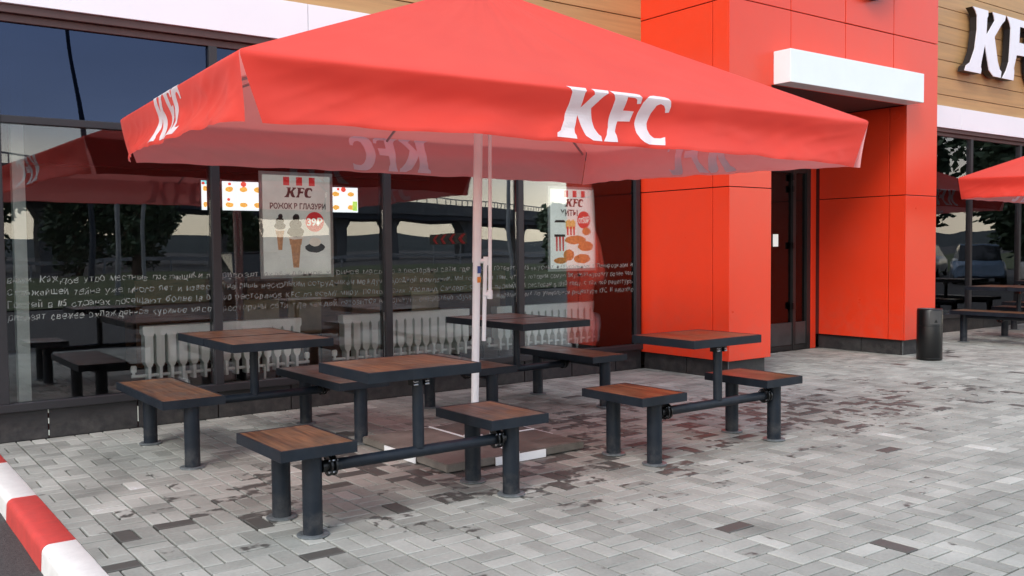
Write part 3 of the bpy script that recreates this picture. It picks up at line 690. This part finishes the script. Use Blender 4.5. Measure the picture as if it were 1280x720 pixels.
booth(3.55, 9.4, 'brown booth bench inside, below the cone poster'); booth(4.75, 9.4, 'brown booth bench inside, right of the cone poster')
def chair(x, y, label):
    t = empty('cafe_chair', (x, y, 0)); tag(t, label, 'chair', 'pale cafe chairs inside')
    MB().box(0, .36, 0, .03, .55, .92, .01).build('backrest', M['beige'], t); MB().box(0, .38, .035, .42, .44, .47, .01).build('seat', M['beige'], t)
    for a in (.02, .34):
        for b in (.01, .38): MB().box(a, a+.025, b, b+.025, 0, .44 if b > .1 else .54).build('leg', M['black'], t)
chair(3.25, 8.7, 'pale cafe chair inside, left of its pair behind the rear table'); chair(3.72, 8.75, 'pale cafe chair inside, right of its pair behind the rear table')
chair(5.35, 9.1, 'pale cafe chair inside, seen just left of the umbrella pole'); chair(6.3, 9.2, 'pale cafe chair inside, seen just right of the umbrella pole')

# ------------------------------------------------------------------ picnic tables
def leg(parent, x, y, ztop):
    l = MB().tube([(x, y, .008), (x, y, ztop)], .0485, 28).build('leg', M['metal'], parent, True)
    MB().lathe((x, y, .002), [(.078, 0), (.08, .002), (.08, .007), (.076, .010), (.052, .010)], 32).build('flange', M['flange'], l, True)
def top(name, parent, cx, cy, wx, wy, zt, th=.055):
    f_ = MB(); b_ = .006
    # frame: four sides with a tray underneath
    f_.box(cx-wx/2, cx+wx/2, cy-wy/2, cy-wy/2+.012, zt-th, zt, .002); f_.box(cx-wx/2, cx+wx/2, cy+wy/2-.012, cy+wy/2, zt-th, zt, .002)
    f_.box(cx-wx/2, cx-wx/2+.012, cy-wy/2+.0121, cy+wy/2-.0121, zt-th, zt, .002); f_.box(cx+wx/2-.012, cx+wx/2, cy-wy/2+.0121, cy+wy/2-.0121, zt-th, zt, .002)
    f_.box(cx-wx/2+.0121, cx+wx/2-.0121, cy-wy/2+.0121, cy+wy/2-.0121, zt-th+.002, zt-.03)
    o_ = f_.build(name, M['metal'], parent)
    MB().box(cx-wx/2+.013, cx+wx/2-.013, cy-wy/2+.013, cy+wy/2-.013, zt-.029, zt-.001, .003).build('wood_top', M['wood'], o_)
    return o_
def joint(parent, x, y, z, dx):
    j = MB()
    for k in (-1, 1):
        j.tube([(x+dx*.013*k-.005, y, z), (x+dx*.013*k+.005, y, z)], .052, 24)
    j.tube([(x-.05, y, z), (x+.05, y, z)], .030, 20)
    jo = j.build('pipe_joint', M['black'], parent, True)
    b_ = MB()
    for a in (45, 135, 225, 315):
        yy = y+.040*math.cos(R_(a)); zz = z+.040*math.sin(R_(a)); b_.tube([(x-.024, yy, zz), (x+.024, yy, zz)], .0065, 8)
    b_.build('bolt', M['bolt'], jo)
ZS, ZT, ZP = .457, .785, .333
def bracket(parent, x, y, z):
    br_ = MB(); br_.box(x-.045, x+.045, y-.045, y+.045, z-.012, z, .003)
    for a in (-1, 1):
        br_.box(x+a*.034-.004, x+a*.034+.004, y-.035, y+.035, z-.045, z-.012); 
    bo = br_.build('bracket', M['black'], parent); b_ = MB()
    for a in (-1, 1):
        for zz in (-.02, -.036): b_.tube([(x+a*.034-.012, y-.038, z+zz), (x+a*.034+.012, y-.038, z+zz)], .006, 8)
    b_.build('bolt', M['bolt'], bo)
def small_set(x, y, label):
    """four-legged pair of single seats joined by a pipe that carries one table"""
    t = empty('picnic_table', (x, y, 0)); tag(t, label, 'picnic table', 'fixed picnic tables with wooden tops')
    for sx in (-.605, .605):
        top('seat', t, sx, 0, .40, .575, ZS)
        for sy in (-.19, .195): leg(t, sx, sy, ZS-.054)
    MB().tube([(-.5, -.19, ZP), (.5, -.19, ZP)], .030, 24).build('cross_pipe', M['metal'], t, True)
    joint(t, -.505, -.19, ZP, 1); joint(t, .505, -.19, ZP, 1)
    MB().tube([(0, -.19, ZP+.02), (0, -.19, ZT-.055)], .0305, 24).build('post', M['metal'], t, True); bracket(t, 0, -.19, ZT-.056)
    top('table_top', t, 0, 0, .68, .575, ZT)
    return t
def wide_set(x, y, label):
    """same, but with double-width seats and two tops side by side"""
    t = empty('picnic_table', (x, y, 0)); tag(t, label, 'picnic table', 'fixed picnic tables with wooden tops')
    for sx in (-.605, .605):
        top('seat', t, sx, .02, .40, 1.13, ZS)
        for sy in (-.475, .475): leg(t, sx, sy, ZS-.054)
        MB().tube([(sx, -.43, ZS-.085), (sx, .43, ZS-.085)], .028, 18).build('seat_beam', M['metal'], t, True)
    MB().tube([(-.52, 0, ZP+.01), (.52, 0, ZP+.01)], .030, 24).build('cross_pipe', M['metal'], t, True)
    joint(t, -.53, 0, ZP+.02, 1); joint(t, .53, 0, ZP+.02, 1)
    MB().tube([(0, 0, ZP+.02), (0, 0, ZT-.055)], .0305, 24).build('post', M['metal'], t, True); bracket(t, 0, 0, ZT-.056)
    for sy in (-.28, .30): top('table_top', t, 0, sy, .72, .565, ZT)
    return t
small_set(2.495, 4.385, 'front picnic table nearest the camera, in front of the umbrella base')
small_set(4.86, 4.395, 'right front picnic table standing before the red entrance block')
wide_set(2.485, 6.475, 'left rear picnic table with two tops along the window')
wide_set(4.86, 6.475, 'middle rear picnic table with two tops, behind the umbrella pole')
wide_set(13.65, 6.28, 'picnic table beyond the litter bin under the second umbrella')
wide_set(16.05, 6.7, 'farthest picnic table, at the right edge of the photo')

# ------------------------------------------------------------------ umbrella base: white steel cross and four slabs
SX, SY = 3.63, 5.38
ub = empty('umbrella_base', (SX, SY, 0)); tag(ub, 'white steel cross base under the umbrella pole', 'umbrella base')
MB().box(-.03, .03, -.565, .565, .006, .016).build('cross_arm', M['polew'], ub); MB().box(-.565, -.031, -.03, .03, .006, .016).build('cross_arm', M['polew'], ub); MB().box(.031, .565, -.03, .03, .006, .016).build('cross_arm', M['polew'], ub)
MB().box(-.005, .005, -.56, .56, .017, .064).build('web', M['polew'], ub); MB().box(-.56, -.006, -.005, .005, .017, .064).build('web', M['polew'], ub); MB().box(.006, .56, -.005, .005, .017, .064).build('web', M['polew'], ub)
for x0, x1, y0, y1 in ((-.2, .21, -.578, -.570), (-.2, .21, .570, .578), (-.578, -.570, -.2, .21), (.570, .578, -.2, .21)): MB().box(x0, x1, y0, y1, .004, .056).build('end_plate', M['polew'], ub)
MB().lathe((.03, .02, .0665), [(.07, 0), (.07, .01), (.04, .012), (.038, .16), (.036, .165)], 24).build('socket', M['polew'], ub, True)
for i, (ax, ay, nm, mm) in enumerate(((-1, -1, 'front left', 'slab'), (1, -1, 'front right', 'slabd'), (-1, 1, 'rear left', 'slab'), (1, 1, 'rear right', 'slabd'))):
    s0 = empty('concrete_slab', (SX+ax*.29, SY+ay*.29, 0))
    # chipped edges: bevelled slab with a noisy rim
    bm = bmesh.new(); bmesh.ops.create_cube(bm, size=1)
    for v in bm.verts: v.co = Vector((v.co.x*.552, v.co.y*.552, .034+v.co.z*.052))
    bmesh.ops.bevel(bm, geom=bm.edges[:], offset=.006, segments=2, affect='EDGES'); bmesh.ops.subdivide_edges(bm, edges=[e_ for e_ in bm.edges if e_.calc_length() > .2], cuts=14, use_grid_fill=True)
    for v in bm.verts:
        n_ = noise.noise(v.co*22+Vector((i*5, 0, 0)));
        if abs(v.co.x) > .26 or abs(v.co.y) > .26: v.co += Vector((-math.copysign(max(0, n_)*.008, v.co.x), -math.copysign(max(0, n_)*.008, v.co.y), 0))
    D.objects.remove(s0); s0 = MB().bm(bm).build('concrete_slab', M[mm], None, True, (SX+ax*.286, SY+ay*.286, .0))
    tag(s0, f'worn brownish concrete slab weighing down the umbrella base, {nm} of the four', 'concrete slab', 'slabs on the umbrella base')

# ------------------------------------------------------------------ umbrellas
def umbrella(base, label, full=True):
    A_, B_, ZE, ZA = 2.060, 1.580, 2.290, 3.20
    th = -.0926
    upv = Vector((.009, -.0281, 1)).normalized(); rr_ = Vector((0, 1, 0)).cross(upv).normalized(); qq = upv.cross(rr_)
    t = empty('parasol', base); tag(t, label, 'umbrella', 'red square-topped parasols')
    def loc(x, y, w):
        p = Vector((x*math.cos(th)-y*math.sin(th), x*math.sin(th)+y*math.cos(th), w)); return p.x*rr_+p.y*qq+p.z*upv
    def surf(side, s, q):
        """side 0 front, 1 right, 2 back, 3 left; s along the edge -1..1; q < 0 metres up the roof, > 0 metres down the valance"""
        half, run = ((A_, B_) if side in (0, 2) else (B_, A_))
        rise = ZA-ZE; slant = math.hypot(run, rise)
        al = math.atan2(rise, run)
        # edge roll, radius .07, starts at q=-.03
        if q <= -.03:
            d = -q-.03; frac = 1-d/slant; o_ = run*frac; w = ZE+.03*math.sin(al)*0+rise*(d/slant)
            sag = -.05*math.sin(math.pi*min(1, max(0, d/slant)))*(1-s*s)*.9
            w += sag; k = frac
        else:
            d = q+.03; r_ = .085*(1-abs(s)**5)+.018; tot = math.pi/2-al+.06; La = r_*tot
            a = al+min(d, La)/r_
            o_ = run+r_*(math.sin(a)-math.sin(al)); w = ZE-r_*(math.cos(al)-math.cos(a))
            if d > La: o_ += (d-La)*math.cos(a); w -= (d-La)*math.sin(a)
            k = 1+(o_-run)/run*.6
        al_s = s*half*k
        if q > 0:                       # corner slits and gentle waves in the hanging cloth
            lim = 1-q*(.30 if (side in (0, 2)) else .06)/half
            al_s = s*half*min(k, 1.02)*(lim if abs(s) > .0 else 1)
            wv = noise.noise(Vector((s*4.2+side*9.1, q*2.0, 1.7)))*.055*(q/.28) + math.sin(s*5.0+side)*.010*(q/.28)
            o_ += wv - .03*(q/.28)*abs(s)**6 - .074*math.sin(math.pi*min(1, q/.27))*(1-s**6)
            w += noise.noise(Vector((s*9+side*4, 5, .3)))*.012*(q/.28)
            # creases pulled in from the corners and small crumples along the hem
            o_ += (1-abs(s)**8)*(1-abs(2*((s*6.5+q*9+side*.37+noise.noise(Vector((s*3, q*3, side)))*.8) % 1)-1))**3*.010*min(1, q/.1)*(abs(s)**1.5*.9+.12)
            o_ += (1-abs(s)**8)*max(0, noise.noise(Vector((s*13+side, q*9, 4.4)))-.2)*.04*(q/.28)
        else:
            w += noise.noise(Vector((s*3+side*5, q*3, .9)))*.010*min(1, -q*4)*(1-abs(s)**4)
            w += noise.noise(Vector((s*11+side*3, q*1.3, 7.7)))*.0055*min(1, -q*5)*(1-abs(s)**3)
            w -= .010*math.exp(-((abs(s)-.955)/.03)**2)*min(1, -q*4)*0
            w += noise.noise(Vector((s*26, q*6, side*2.1)))*.0018*min(1, -q*5)
            # small tension ripples running in from the corner
            w += .006*math.sin(q*26)*max(0, abs(s)-.82)/.18*min(1, -q*3)*(1-abs(s))/.09*.5
        x, y = ((al_s, -o_), (o_, al_s), (-al_s, o_), (-o_, -al_s))[side]
        return loc(x, y, w)
    def norm(side, s, q):
        e1 = surf(side, s+.004, q)-surf(side, s-.004, q); e2 = surf(side, s, q+.004)-surf(side, s, q-.004)
        n_ = e2.cross(e1).normalized()
        if side in (0, 1, 2, 3) and n_.dot(upv)+n_.dot(loc(*((0, -1, 0), (1, 0, 0), (0, 1, 0), (-1, 0, 0))[side])) < 0: n_ = -n_
        return n_
    VB = .285
    m = MB(); ns = 120
    for side in range(4):
        run = B_ if side in (0, 2) else A_; slant = math.hypot(run, ZA-ZE)
        qs = [-slant-.03+.0005+(slant)*(k/36)**1 for k in range(36)] + [-.03+.0] + [-.015+.0115*k for k in range(0, 27)]
        qs = [q for q in qs if q <= VB]; qs[-1] = VB
        vs = []
        for q in qs:
            for k in range(ns+1): vs.append(surf(side, -1+2*k/ns, q))
        fs = [(a*(ns+1)+k, a*(ns+1)+k+1, (a+1)*(ns+1)+k+1, (a+1)*(ns+1)+k) for a in range(len(qs)-1) for k in range(ns)]
        # orient so that the outside is the front face
        c = [vs[i] for i in fs[len(fs)//2]]; n_ = (c[1]-c[0]).cross(c[2]-c[1])
        if n_.dot(norm(side, 0, (qs[len(qs)//2]))) < 0: fs = [f[::-1] for f in fs]
        m.add(vs, fs)
    me = D.meshes.new('canopy'); me.from_pydata(m.v, [], m.f); me.update(); me.materials.append(M['fabric']); smooth_mesh(me, 60)
    can = D.objects.new('canopy', me); COL.objects.link(can); can.parent = t
    vs0, fs0 = flat_poly(kfc(), .055)
    for side, sc, cx in ((0, 1, -.018), (1, 1, .02), (2, 1, -.03), (3, .98, .03)):
        half = A_ if side in (0, 2) else B_
        for inner in (0, 1):
            if inner and side in (0, 3): continue
            vs = []
            for x, y, _ in vs0:
                s = cx+x*.302*sc/half; q = .122-y*.285; q = min(q, .275)
                # printed within the valance and the roll above it
                vs.append(surf(side, s, q)+norm(side, s, q)*(-.003 if inner else .003))
            MB().add(vs, fs0).build('lettering', M['lilac' if inner else 'logow'], can)
    MB().tube([loc(0, 0, .07), loc(0, 0, ZA-.02)], .027, 24).build('pole', M['polew'], t, True)
    MB().tube([loc(0, 0, 1.30), loc(0, 0, ZA-.05)], .031, 24).build('pole_sleeve', M['polew'], t, True)
    dx = rgt.copy()
    def side_pt(k, w): 
        p = loc(0, 0, w); return p+Vector((math.cos(yaw), -math.sin(yaw), 0))*k
    MB().tube([side_pt(.096, 1.08), side_pt(.075, 2.55)], .0125, 12).build('lift_rod', M['polew'], t, True)
    MB().tube([side_pt(.057, .75), side_pt(.060, 1.335)], .0145, 12).build('lift_rod', M['polew'], t, True)
    for w, k0, k1 in ((1.31, .0, .075), (1.075, .05, .105)):
        a, b = side_pt(k0, w), side_pt(k1, w); mid = (a+b)/2
        MB().tube([a, b], .017, 10).build('rod_clamp', M['polew'], t)
        MB().tube([side_pt(k1-.01, w-.03), side_pt(k1-.01, w+.03)], .019, 10).build('rod_clamp', M['polew'], t)
    st = MB()
    def sticker(w0, w1, mname):
        m_ = MB(); n_ = 8; vs = []; fs = []
        for w in (w0, w1):
            for k in range(n_+1):
                a = R_(-78+68*k/n_)+(-yaw); 
                c_ = loc(0, 0, w); vs.append(c_+Vector((math.cos(a), math.sin(a), 0))*.0325)
        for k in range(n_): fs.append((k, k+1, n_+2+k, n_+1+k))
        m_.add(vs, fs).build('sticker', M[mname], t)
    sticker(1.225, 1.275, 'blue'); sticker(1.16, 1.20, 'orange')
    MB().tube([loc(0, 0, ZA-.16), loc(0, 0, ZA-.04)], .06, 20).build('hub', M['rib'], t, True)
    for side in range(4):
        for s in (-1.0, 0.0):
            half = A_ if side in (0, 2) else B_; run = B_ if side in (0, 2) else A_
            p1 = surf(side, s*.985, -.05) - upv*.028; p0 = loc(0, 0, ZA-.08)
            rb = MB().tube([p0+(p1-p0)*k/6 - upv*(.035*math.sin(math.pi*k/6)+.012) for k in range(7)], .010, 8).build('rib', M['rib'], t, True)
            q1 = p0+(p1-p0)*.42-upv*.05
            MB().tube([loc(0, 0, 2.62), q1], .008, 8).build('strut', M['rib'], rb, True)
    MB().tube([loc(0, 0, 2.57), loc(0, 0, 2.66)], .05, 20).build('runner', M['rib'], t, True)
    MB().lathe((0, 0, 0), [(.05, 0), (.05, .03), (.02, .06), (.001, .08)], 16).build('finial', M['rib'], t, True, loc(0, 0, ZA))
    return t
UB = (3.66, 5.386, 0)
um = umbrella(UB, 'large red KFC parasol on a white pole over the four nearest tables')
u2_ = copy_tree(um); u2_.location = (15.33, 5.50, 0); u2_.rotation_euler = (0, 0, R_(7))
tag(u2_, 'second red parasol cut by the right edge, beyond the entrance block')

# ------------------------------------------------------------------ litter bin
bn = empty('litter_bin', (10.74, 5.98, 0)); tag(bn, 'black round litter bin standing by the red entrance pillar', 'litter bin')
MB().lathe((0, 0, 0), [(.140, 0), (.146, .012), (.146, .60), (.140, .61)], 40).build('body', M['black'], bn, True)
MB().lathe((0, 0, .6105), [(.142, 0), (.145, .004), (.137, .010), (.132, .004)], 40).build('rim', M['black'], bn, True)
pv = MB(); n_ = 10
fa = math.atan2(-5.98, -10.74)+R_(28)
vs = []; 
for w in (.44, .60):
    for k in range(n_+1):
        a = fa+R_(-26+52*k/n_); vs.append((.1485*math.cos(a), .1485*math.sin(a), w))
pv.add(vs, [(k, k+1, n_+2+k, n_+1+k) for k in range(n_)]).build('opening_flap', M['doorg'], bn)
MB().add([(.1505*math.cos(fa+R_(d)), .1505*math.sin(fa+R_(d)), z) for d, z in ((-8, .46), (8, .46), (0, .50))], [(0, 1, 2)]).build('emblem', M['black'], bn)
MB().box(-.05, .06, -.03, .08, .612, .622, .002).build('cigarette_tray', M['flange'], bn)
for zz in (.02, .415): MB().lathe((0, 0, zz), [(.1465, 0), (.1485, .002), (.1485, .008), (.1465, .010)], 40).build('band', M['black'], bn, True)
# paper notice on the door
nt_ = MB().box(9.93, 10.035, YD-.038, YD-.034, 1.385, 1.545).build('paper_notice', M['paper']); tag(nt_, 'small white paper notice on the dark entrance door', 'notice')

# ------------------------------------------------------------------ what the windows mirror: verge, road, overpass, trees, cars
gr = MB(); nxg, nyg = 40, 12
def gz(x, y): return -.09 + .5*max(0, min(1, (-y-10)/30))*(.5+.5*noise.noise(Vector((x*.05, y*.05, 0))))
for y0, y1 in ((-11, -42),):
    vs = []; fs = []
    for j in range(nyg+1):
        for i in range(nxg+1):
            x = -40+170*i/nxg; y = y0+(y1-y0)*j/nyg; vs.append((x, y, gz(x, y)))
    fs = [(j*(nxg+1)+i, j*(nxg+1)+i+1, (j+1)*(nxg+1)+i+1, (j+1)*(nxg+1)+i) for j in range(nyg) for i in range(nxg)]
    gr.add(vs, fs)
tag(gr.build('grass_verge', M['grass'], None, True), 'green grass verge across the car park, mirrored in the windows', kind='structure')
hl = MB(); vs = []; n_ = 80
for i in range(n_+1):
    a = -math.pi+math.pi*i/n_*1.0; d = 640
    x, y = 150+d*math.cos(a)*1.4, d*math.sin(a)
    hz = 11+5*noise.noise(Vector((i*.13, 0, 2)))+3*noise.noise(Vector((i*.4, 5, 2)))
    vs += [(x*.8, y*.8, -.2), (x, y, hz), (x*1.5, y*1.5, hz*.6)]
fs = [(i*3, i*3+3, i*3+4, i*3+1) for i in range(n_)]+[(i*3+1, i*3+4, i*3+5, i*3+2) for i in range(n_)]
tag(hl.add(vs, fs).build('hills', M['hill'], None, True), 'low blue-green wooded hills on the horizon', kind='structure')
ov = empty('overpass', (60, -88, 0)); tag(ov, 'long concrete road overpass on piers, mirrored in the windows', 'bridge')
pl = [(-30, -48), (-1, -54), (14, -62), (28, -76), (40, -86), (56, -88), (68, -91), (82, -99), (108, -117), (150, -150)]
dk = MB(); par = MB(); rl = MB(); Wd = 9
def side_pts(k):
    return Vector((pl[k][0]-60, pl[k][1]+88, 0))
nrm = []
for k in range(len(pl)):
    d = (side_pts(min(k+1, len(pl)-1))-side_pts(max(0, k-1))).normalized(); nrm.append(Vector((-d.y, d.x, 0)))
def strip(mb, o0, o1, z0, z1):
    vs = []
    for k in range(len(pl)):
        p = side_pts(k)
        for o_, z in ((o0, z0), (o1, z0), (o1, z1), (o0, z1)): q_ = p+nrm[k]*o_; vs.append((q_.x, q_.y, z))
    fs = [(k*4+a, k*4+(a+1) % 4, k*4+4+(a+1) % 4, k*4+4+a) for k in range(len(pl)-1) for a in range(4)]
    mb.add(vs, fs)
strip(dk, -Wd, 0, 5.3, 6.6); dk.build('deck', M['concd'], ov)
strip(par, -.02, .3, 6.0, 7.6); par.build('parapet', M['concrete'], ov)
strip(rl, .05, .15, 8.3, 8.45)
for k in range(len(pl)-1):
    a, b = side_pts(k)+nrm[k]*.1, side_pts(k+1)+nrm[k+1]*.1; n2 = int((b-a).length/1.6)
    for i in range(n2): p = a+(b-a)*i/n2; rl.box(p.x-.05, p.x+.05, p.y-.05, p.y+.05, 7.6, 8.3)
rl.build('railing', M['rail'], ov)
for px_, py_ in ((14.6, -66), (36.6, -87.5), (51.2, -90), (59.5, -91.5), (75, -97), (95, -111)):
    m_ = MB(); x, y = px_-60, py_+88; m_.prism([(x-.7, -.2), (x+.7, -.2), (x+.8, 4), (x+1.6, 5.29), (x-1.6, 5.29), (x-.8, 4)], y-1, y+1); m_.build('pier', M['concrete'], ov)
gl_ = empty('guardrail', (30, -46, 0)); tag(gl_, 'steel guardrail along the far road, mirrored in the windows', 'guardrail')
MB().box(-60, 60, -.04, .04, .75, 1.0).build('rail', M['rail'], gl_)
for k in range(30): MB().box(-60+4*k, -59.9+4*k, .05, .15, -.2, .95).build('post', M['rail'], gl_)
def lamp(x, y, h, label):
    t = empty('street_lamp', (x, y, -.12)); tag(t, label, 'street lamp', 'street lamps mirrored in the windows')
    MB().tube([(0, 0, 0), (0, 0, h*.85), (.1, 0, h*.95), (.5, 0, h), (1.2, 0, h+.1)], [.09, .07, .06, .05, .05], 10).build('pole', M['rail'], t, True)
    MB().box(1.1, 1.7, -.12, .12, h+.04, h+.16, .02).build('lamp_head', M['concrete'], t)
ms_ = empty('light_mast', (9.54, -28.3, -.12)); tag(ms_, 'thin dark leaning mast mirrored in the blue upper pane', 'mast')
MB().tube([(0, 0, 0), (0, 0, 3.6), (-.2, 0, 7.1), (-.45, 0, 9.1), (-.74, .1, 11.0), (-.85, .2, 12.2), (-.90, .3, 14)], [.12, .11, .10, .09, .08, .07, .06], 10).build('pole', M['concd'], ms_, True)
MB().box(-1.2, -.7, .2, .45, 14.0, 14.12, .02).build('lamp_head', M['concd'], ms_)
lamp(7.7, -16.4, 4.4, 'short grey street lamp mirrored in the leftmost pane'); lamp(11.2, -26.4, 8, 'grey street lamp mirrored beside the dark tree'); lamp(26.9, -21, 8, 'tall curved street lamp mirrored right of the umbrella pole')
cs = empty('chevron_sign', (37.5, -43, 0)); tag(cs, 'red and white chevron road sign mirrored left of the umbrella pole', 'road sign')
MB().box(-1.6, 1.6, 0, .04, 1.7, 2.5).build('board', M['card'], cs)
for k in range(4):
    x = -1.3+.75*k; MB().prism([(x, 2.1), (x+.3, 1.75), (x+.55, 1.75), (x+.25, 2.1), (x+.55, 2.45), (x+.3, 2.45)], .045, .06).build('chevron', M['inkr'], cs)
for a in (-1.2, 1.2): MB().box(a-.04, a+.04, -.06, -.01, -.1, 2.4).build('post', M['rail'], cs)
def tree(x, y, h, w, n, label, seed, ztrunk=.25, leafsz=.22):
    rnd = random.Random(seed); t = empty('tree', (x, y, -.1)); tag(t, label, 'tree', 'trees mirrored in the windows')
    tr_ = MB(); tr_.tube([(0, 0, 0), (.05*w, 0, h*.3), (0, .03*w, h*.6), (0, 0, h*.85)], [.035*h, .028*h, .016*h, .006*h], 9)
    cl = []
    for k in range(9):
        a = rnd.uniform(0, 6.28); zz = h*rnd.uniform(ztrunk+.05, .85); rr = w*.42*rnd.uniform(.5, 1)*math.sin(math.pi*min(1, max(.15, (1-zz/h)*1.15+.1))); p = (rr*math.cos(a), rr*math.sin(a), zz+h*.08); cl.append(p)
        tr_.tube([(0, 0, zz*.8), (p[0]*.5, p[1]*.5, zz*.95), p], [.012*h, .008*h, .003*h], 6)
    tr_.build('trunk', M['bark'], t, True)
    for k in range(14): a = rnd.uniform(0, 6.28); rr = w*.33*rnd.random(); cl.append((rr*math.cos(a), rr*math.sin(a), h*rnd.uniform(ztrunk+.1, .93)))
    V_ = []; F_ = []
    for k in range(n):
        c = rnd.choice(cl); R0 = w*.19
        while True:
            d = Vector((rnd.uniform(-1, 1), rnd.uniform(-1, 1), rnd.uniform(-1, 1)))
            if .3 < d.length < 1: break
        p = Vector(c)+d*R0*rnd.uniform(.7, 1.15); p.z = min(p.z, h)
        u_ = Vector((rnd.gauss(0, 1), rnd.gauss(0, 1), rnd.gauss(0, .6))).normalized(); v_ = u_.orthogonal().normalized(); s_ = leafsz*rnd.uniform(.6, 1.3)
        o_ = len(V_); V_ += [p-u_*s_-v_*s_*.2, p+v_*s_*.55, p+u_*s_, p-v_*s_*.55]; F_.append((o_, o_+1, o_+2, o_+3))
    me_ = D.meshes.new('crown'); me_.from_pydata(V_, [], F_); me_.update(); me_.materials.append(M['leaf']); oo = D.objects.new('crown', me_); COL.objects.link(oo); oo.parent = t
tree(12.6, -33.0, 8.0, 3.0, 4000, 'tall dark pine-like tree mirrored in the left window pane', 1, .1)
tree(13.0, -47, 5.6, 6.0, 5000, 'round dark tree mirrored under the left overpass span', 2, .05)
tree(17.0, -49, 5.2, 5.5, 4000, 'low dark tree mirrored between the street lamps', 3, .05)
tree(6.5, -44, 5.4, 6, 4000, 'dark tree mirrored at the left edge of the window', 4, .05)
tree(21.2, -42, 4.2, 3.2, 3000, 'small conifer mirrored left of the cone poster', 5, .05)
tree(38.5, -31, 4.2, 4.2, 3500, 'dark bush-like tree mirrored beside the red wall', 6, .02)
tree(33.0, 1.8, 8.6, 8.5, 10000, 'large dark tree mirrored in the right-hand window', 7, .2)
tree(36.5, -6.5, 6.2, 5, 5000, 'broad tree mirrored behind the parked cars', 8, .2)
tree(43, -4, 5.4, 5, 4000, 'lighter tree mirrored beside the red entrance pillar', 9, .2)
tree(38, 5, 8.5, 8, 8000, 'tall tree mirrored at the right edge of the window', 10, .2)
def car(x, y, rz, m, label):
    t = empty('parked_car', (x, y, -.12), rz); tag(t, label, 'car', 'parked cars mirrored in the right-hand window')
    secs = [(-2.15, .35, .62, .78), (-2.05, .28, .78, .84), (-1.2, .22, .90, .88), (-.2, .22, .95, .89), (1.3, .22, .96, .89), (2.0, .26, .92, .85), (2.15, .34, .75, .78)]
    vs = []
    for x_, z0, z1, hw in secs:
        for yy, zz in ((-hw*.9, z0), (-hw, z0+.2), (-hw*.98, z1-.12), (-hw*.86, z1), (hw*.86, z1), (hw*.98, z1-.12), (hw, z0+.2), (hw*.9, z0)): vs.append((x_, yy, zz))
    n_ = 8; fs = [(i*n_+k, i*n_+(k+1) % n_, (i+1)*n_+(k+1) % n_, (i+1)*n_+k) for i in range(len(secs)-1) for k in range(n_)]+[tuple(range(n_)), tuple((len(secs)-1)*n_+k for k in range(n_-1, -1, -1))]
    MB().add(vs, fs).build('body', m, t, True)
    cs_ = [(-1.25, .88, .72), (-.45, 1.42, .60), (1.35, 1.46, .60), (2.0, .92, .70)]
    vs = []
    for x_, z1, hw in cs_: vs += [(x_, -hw, z1), (x_, hw, z1)]
    lo = [(-1.25, -.76, .86), (-1.25, .76, .86), (2.02, -.76, .90), (2.02, .76, .90)]
    vs2 = vs + lo
    MB().add(vs2, [(0, 2, 3, 1), (2, 4, 5, 3), (4, 6, 7, 5), (0, 8, 10, 6, 4, 2), (1, 3, 5, 7, 11, 9), (8, 0, 1, 9), (6, 10, 11, 7)]).build('cabin_glass', M['carg'], t)
    MB().box(-.42, 1.38, -.60, .60, 1.425, 1.49, .02).build('roof', m, t)
    for a in (-1.35, 1.35):
        for b in (-.86, .68):
            w_ = MB().tube([(a, b, .33), (a, b+.18, .33)], .33, 20).build('wheel', M['tyre'], t, True); MB().tube([(a, b-.01 if b < 0 else b+.17, .33), (a, b+.02 if b < 0 else b+.20, .33)], .2, 16).build('rim', M['rail'], w_)
    for b in (-.6, .6): MB().box(-2.17, -2.05, b-.18, b+.18, .62, .76, .02).build('headlight', M['paper'], t)
    MB().box(-2.18, -2.10, -.35, .35, .60, .74, .01).build('grille', M['black'], t)
car(35.6, -2.6, R_(150), M['carb'], 'pale blue parked car mirrored right of the entrance block'); car(34.2, .9, R_(170), M['cars'], 'silver estate car mirrored at the right edge of the window'); car(43, -9, R_(160), M['cars'], 'silver parked car mirrored farther back, beside the red pillar')
car(9.4, -9.6, R_(100), M['card'], 'dark parked car mirrored below the cone poster')
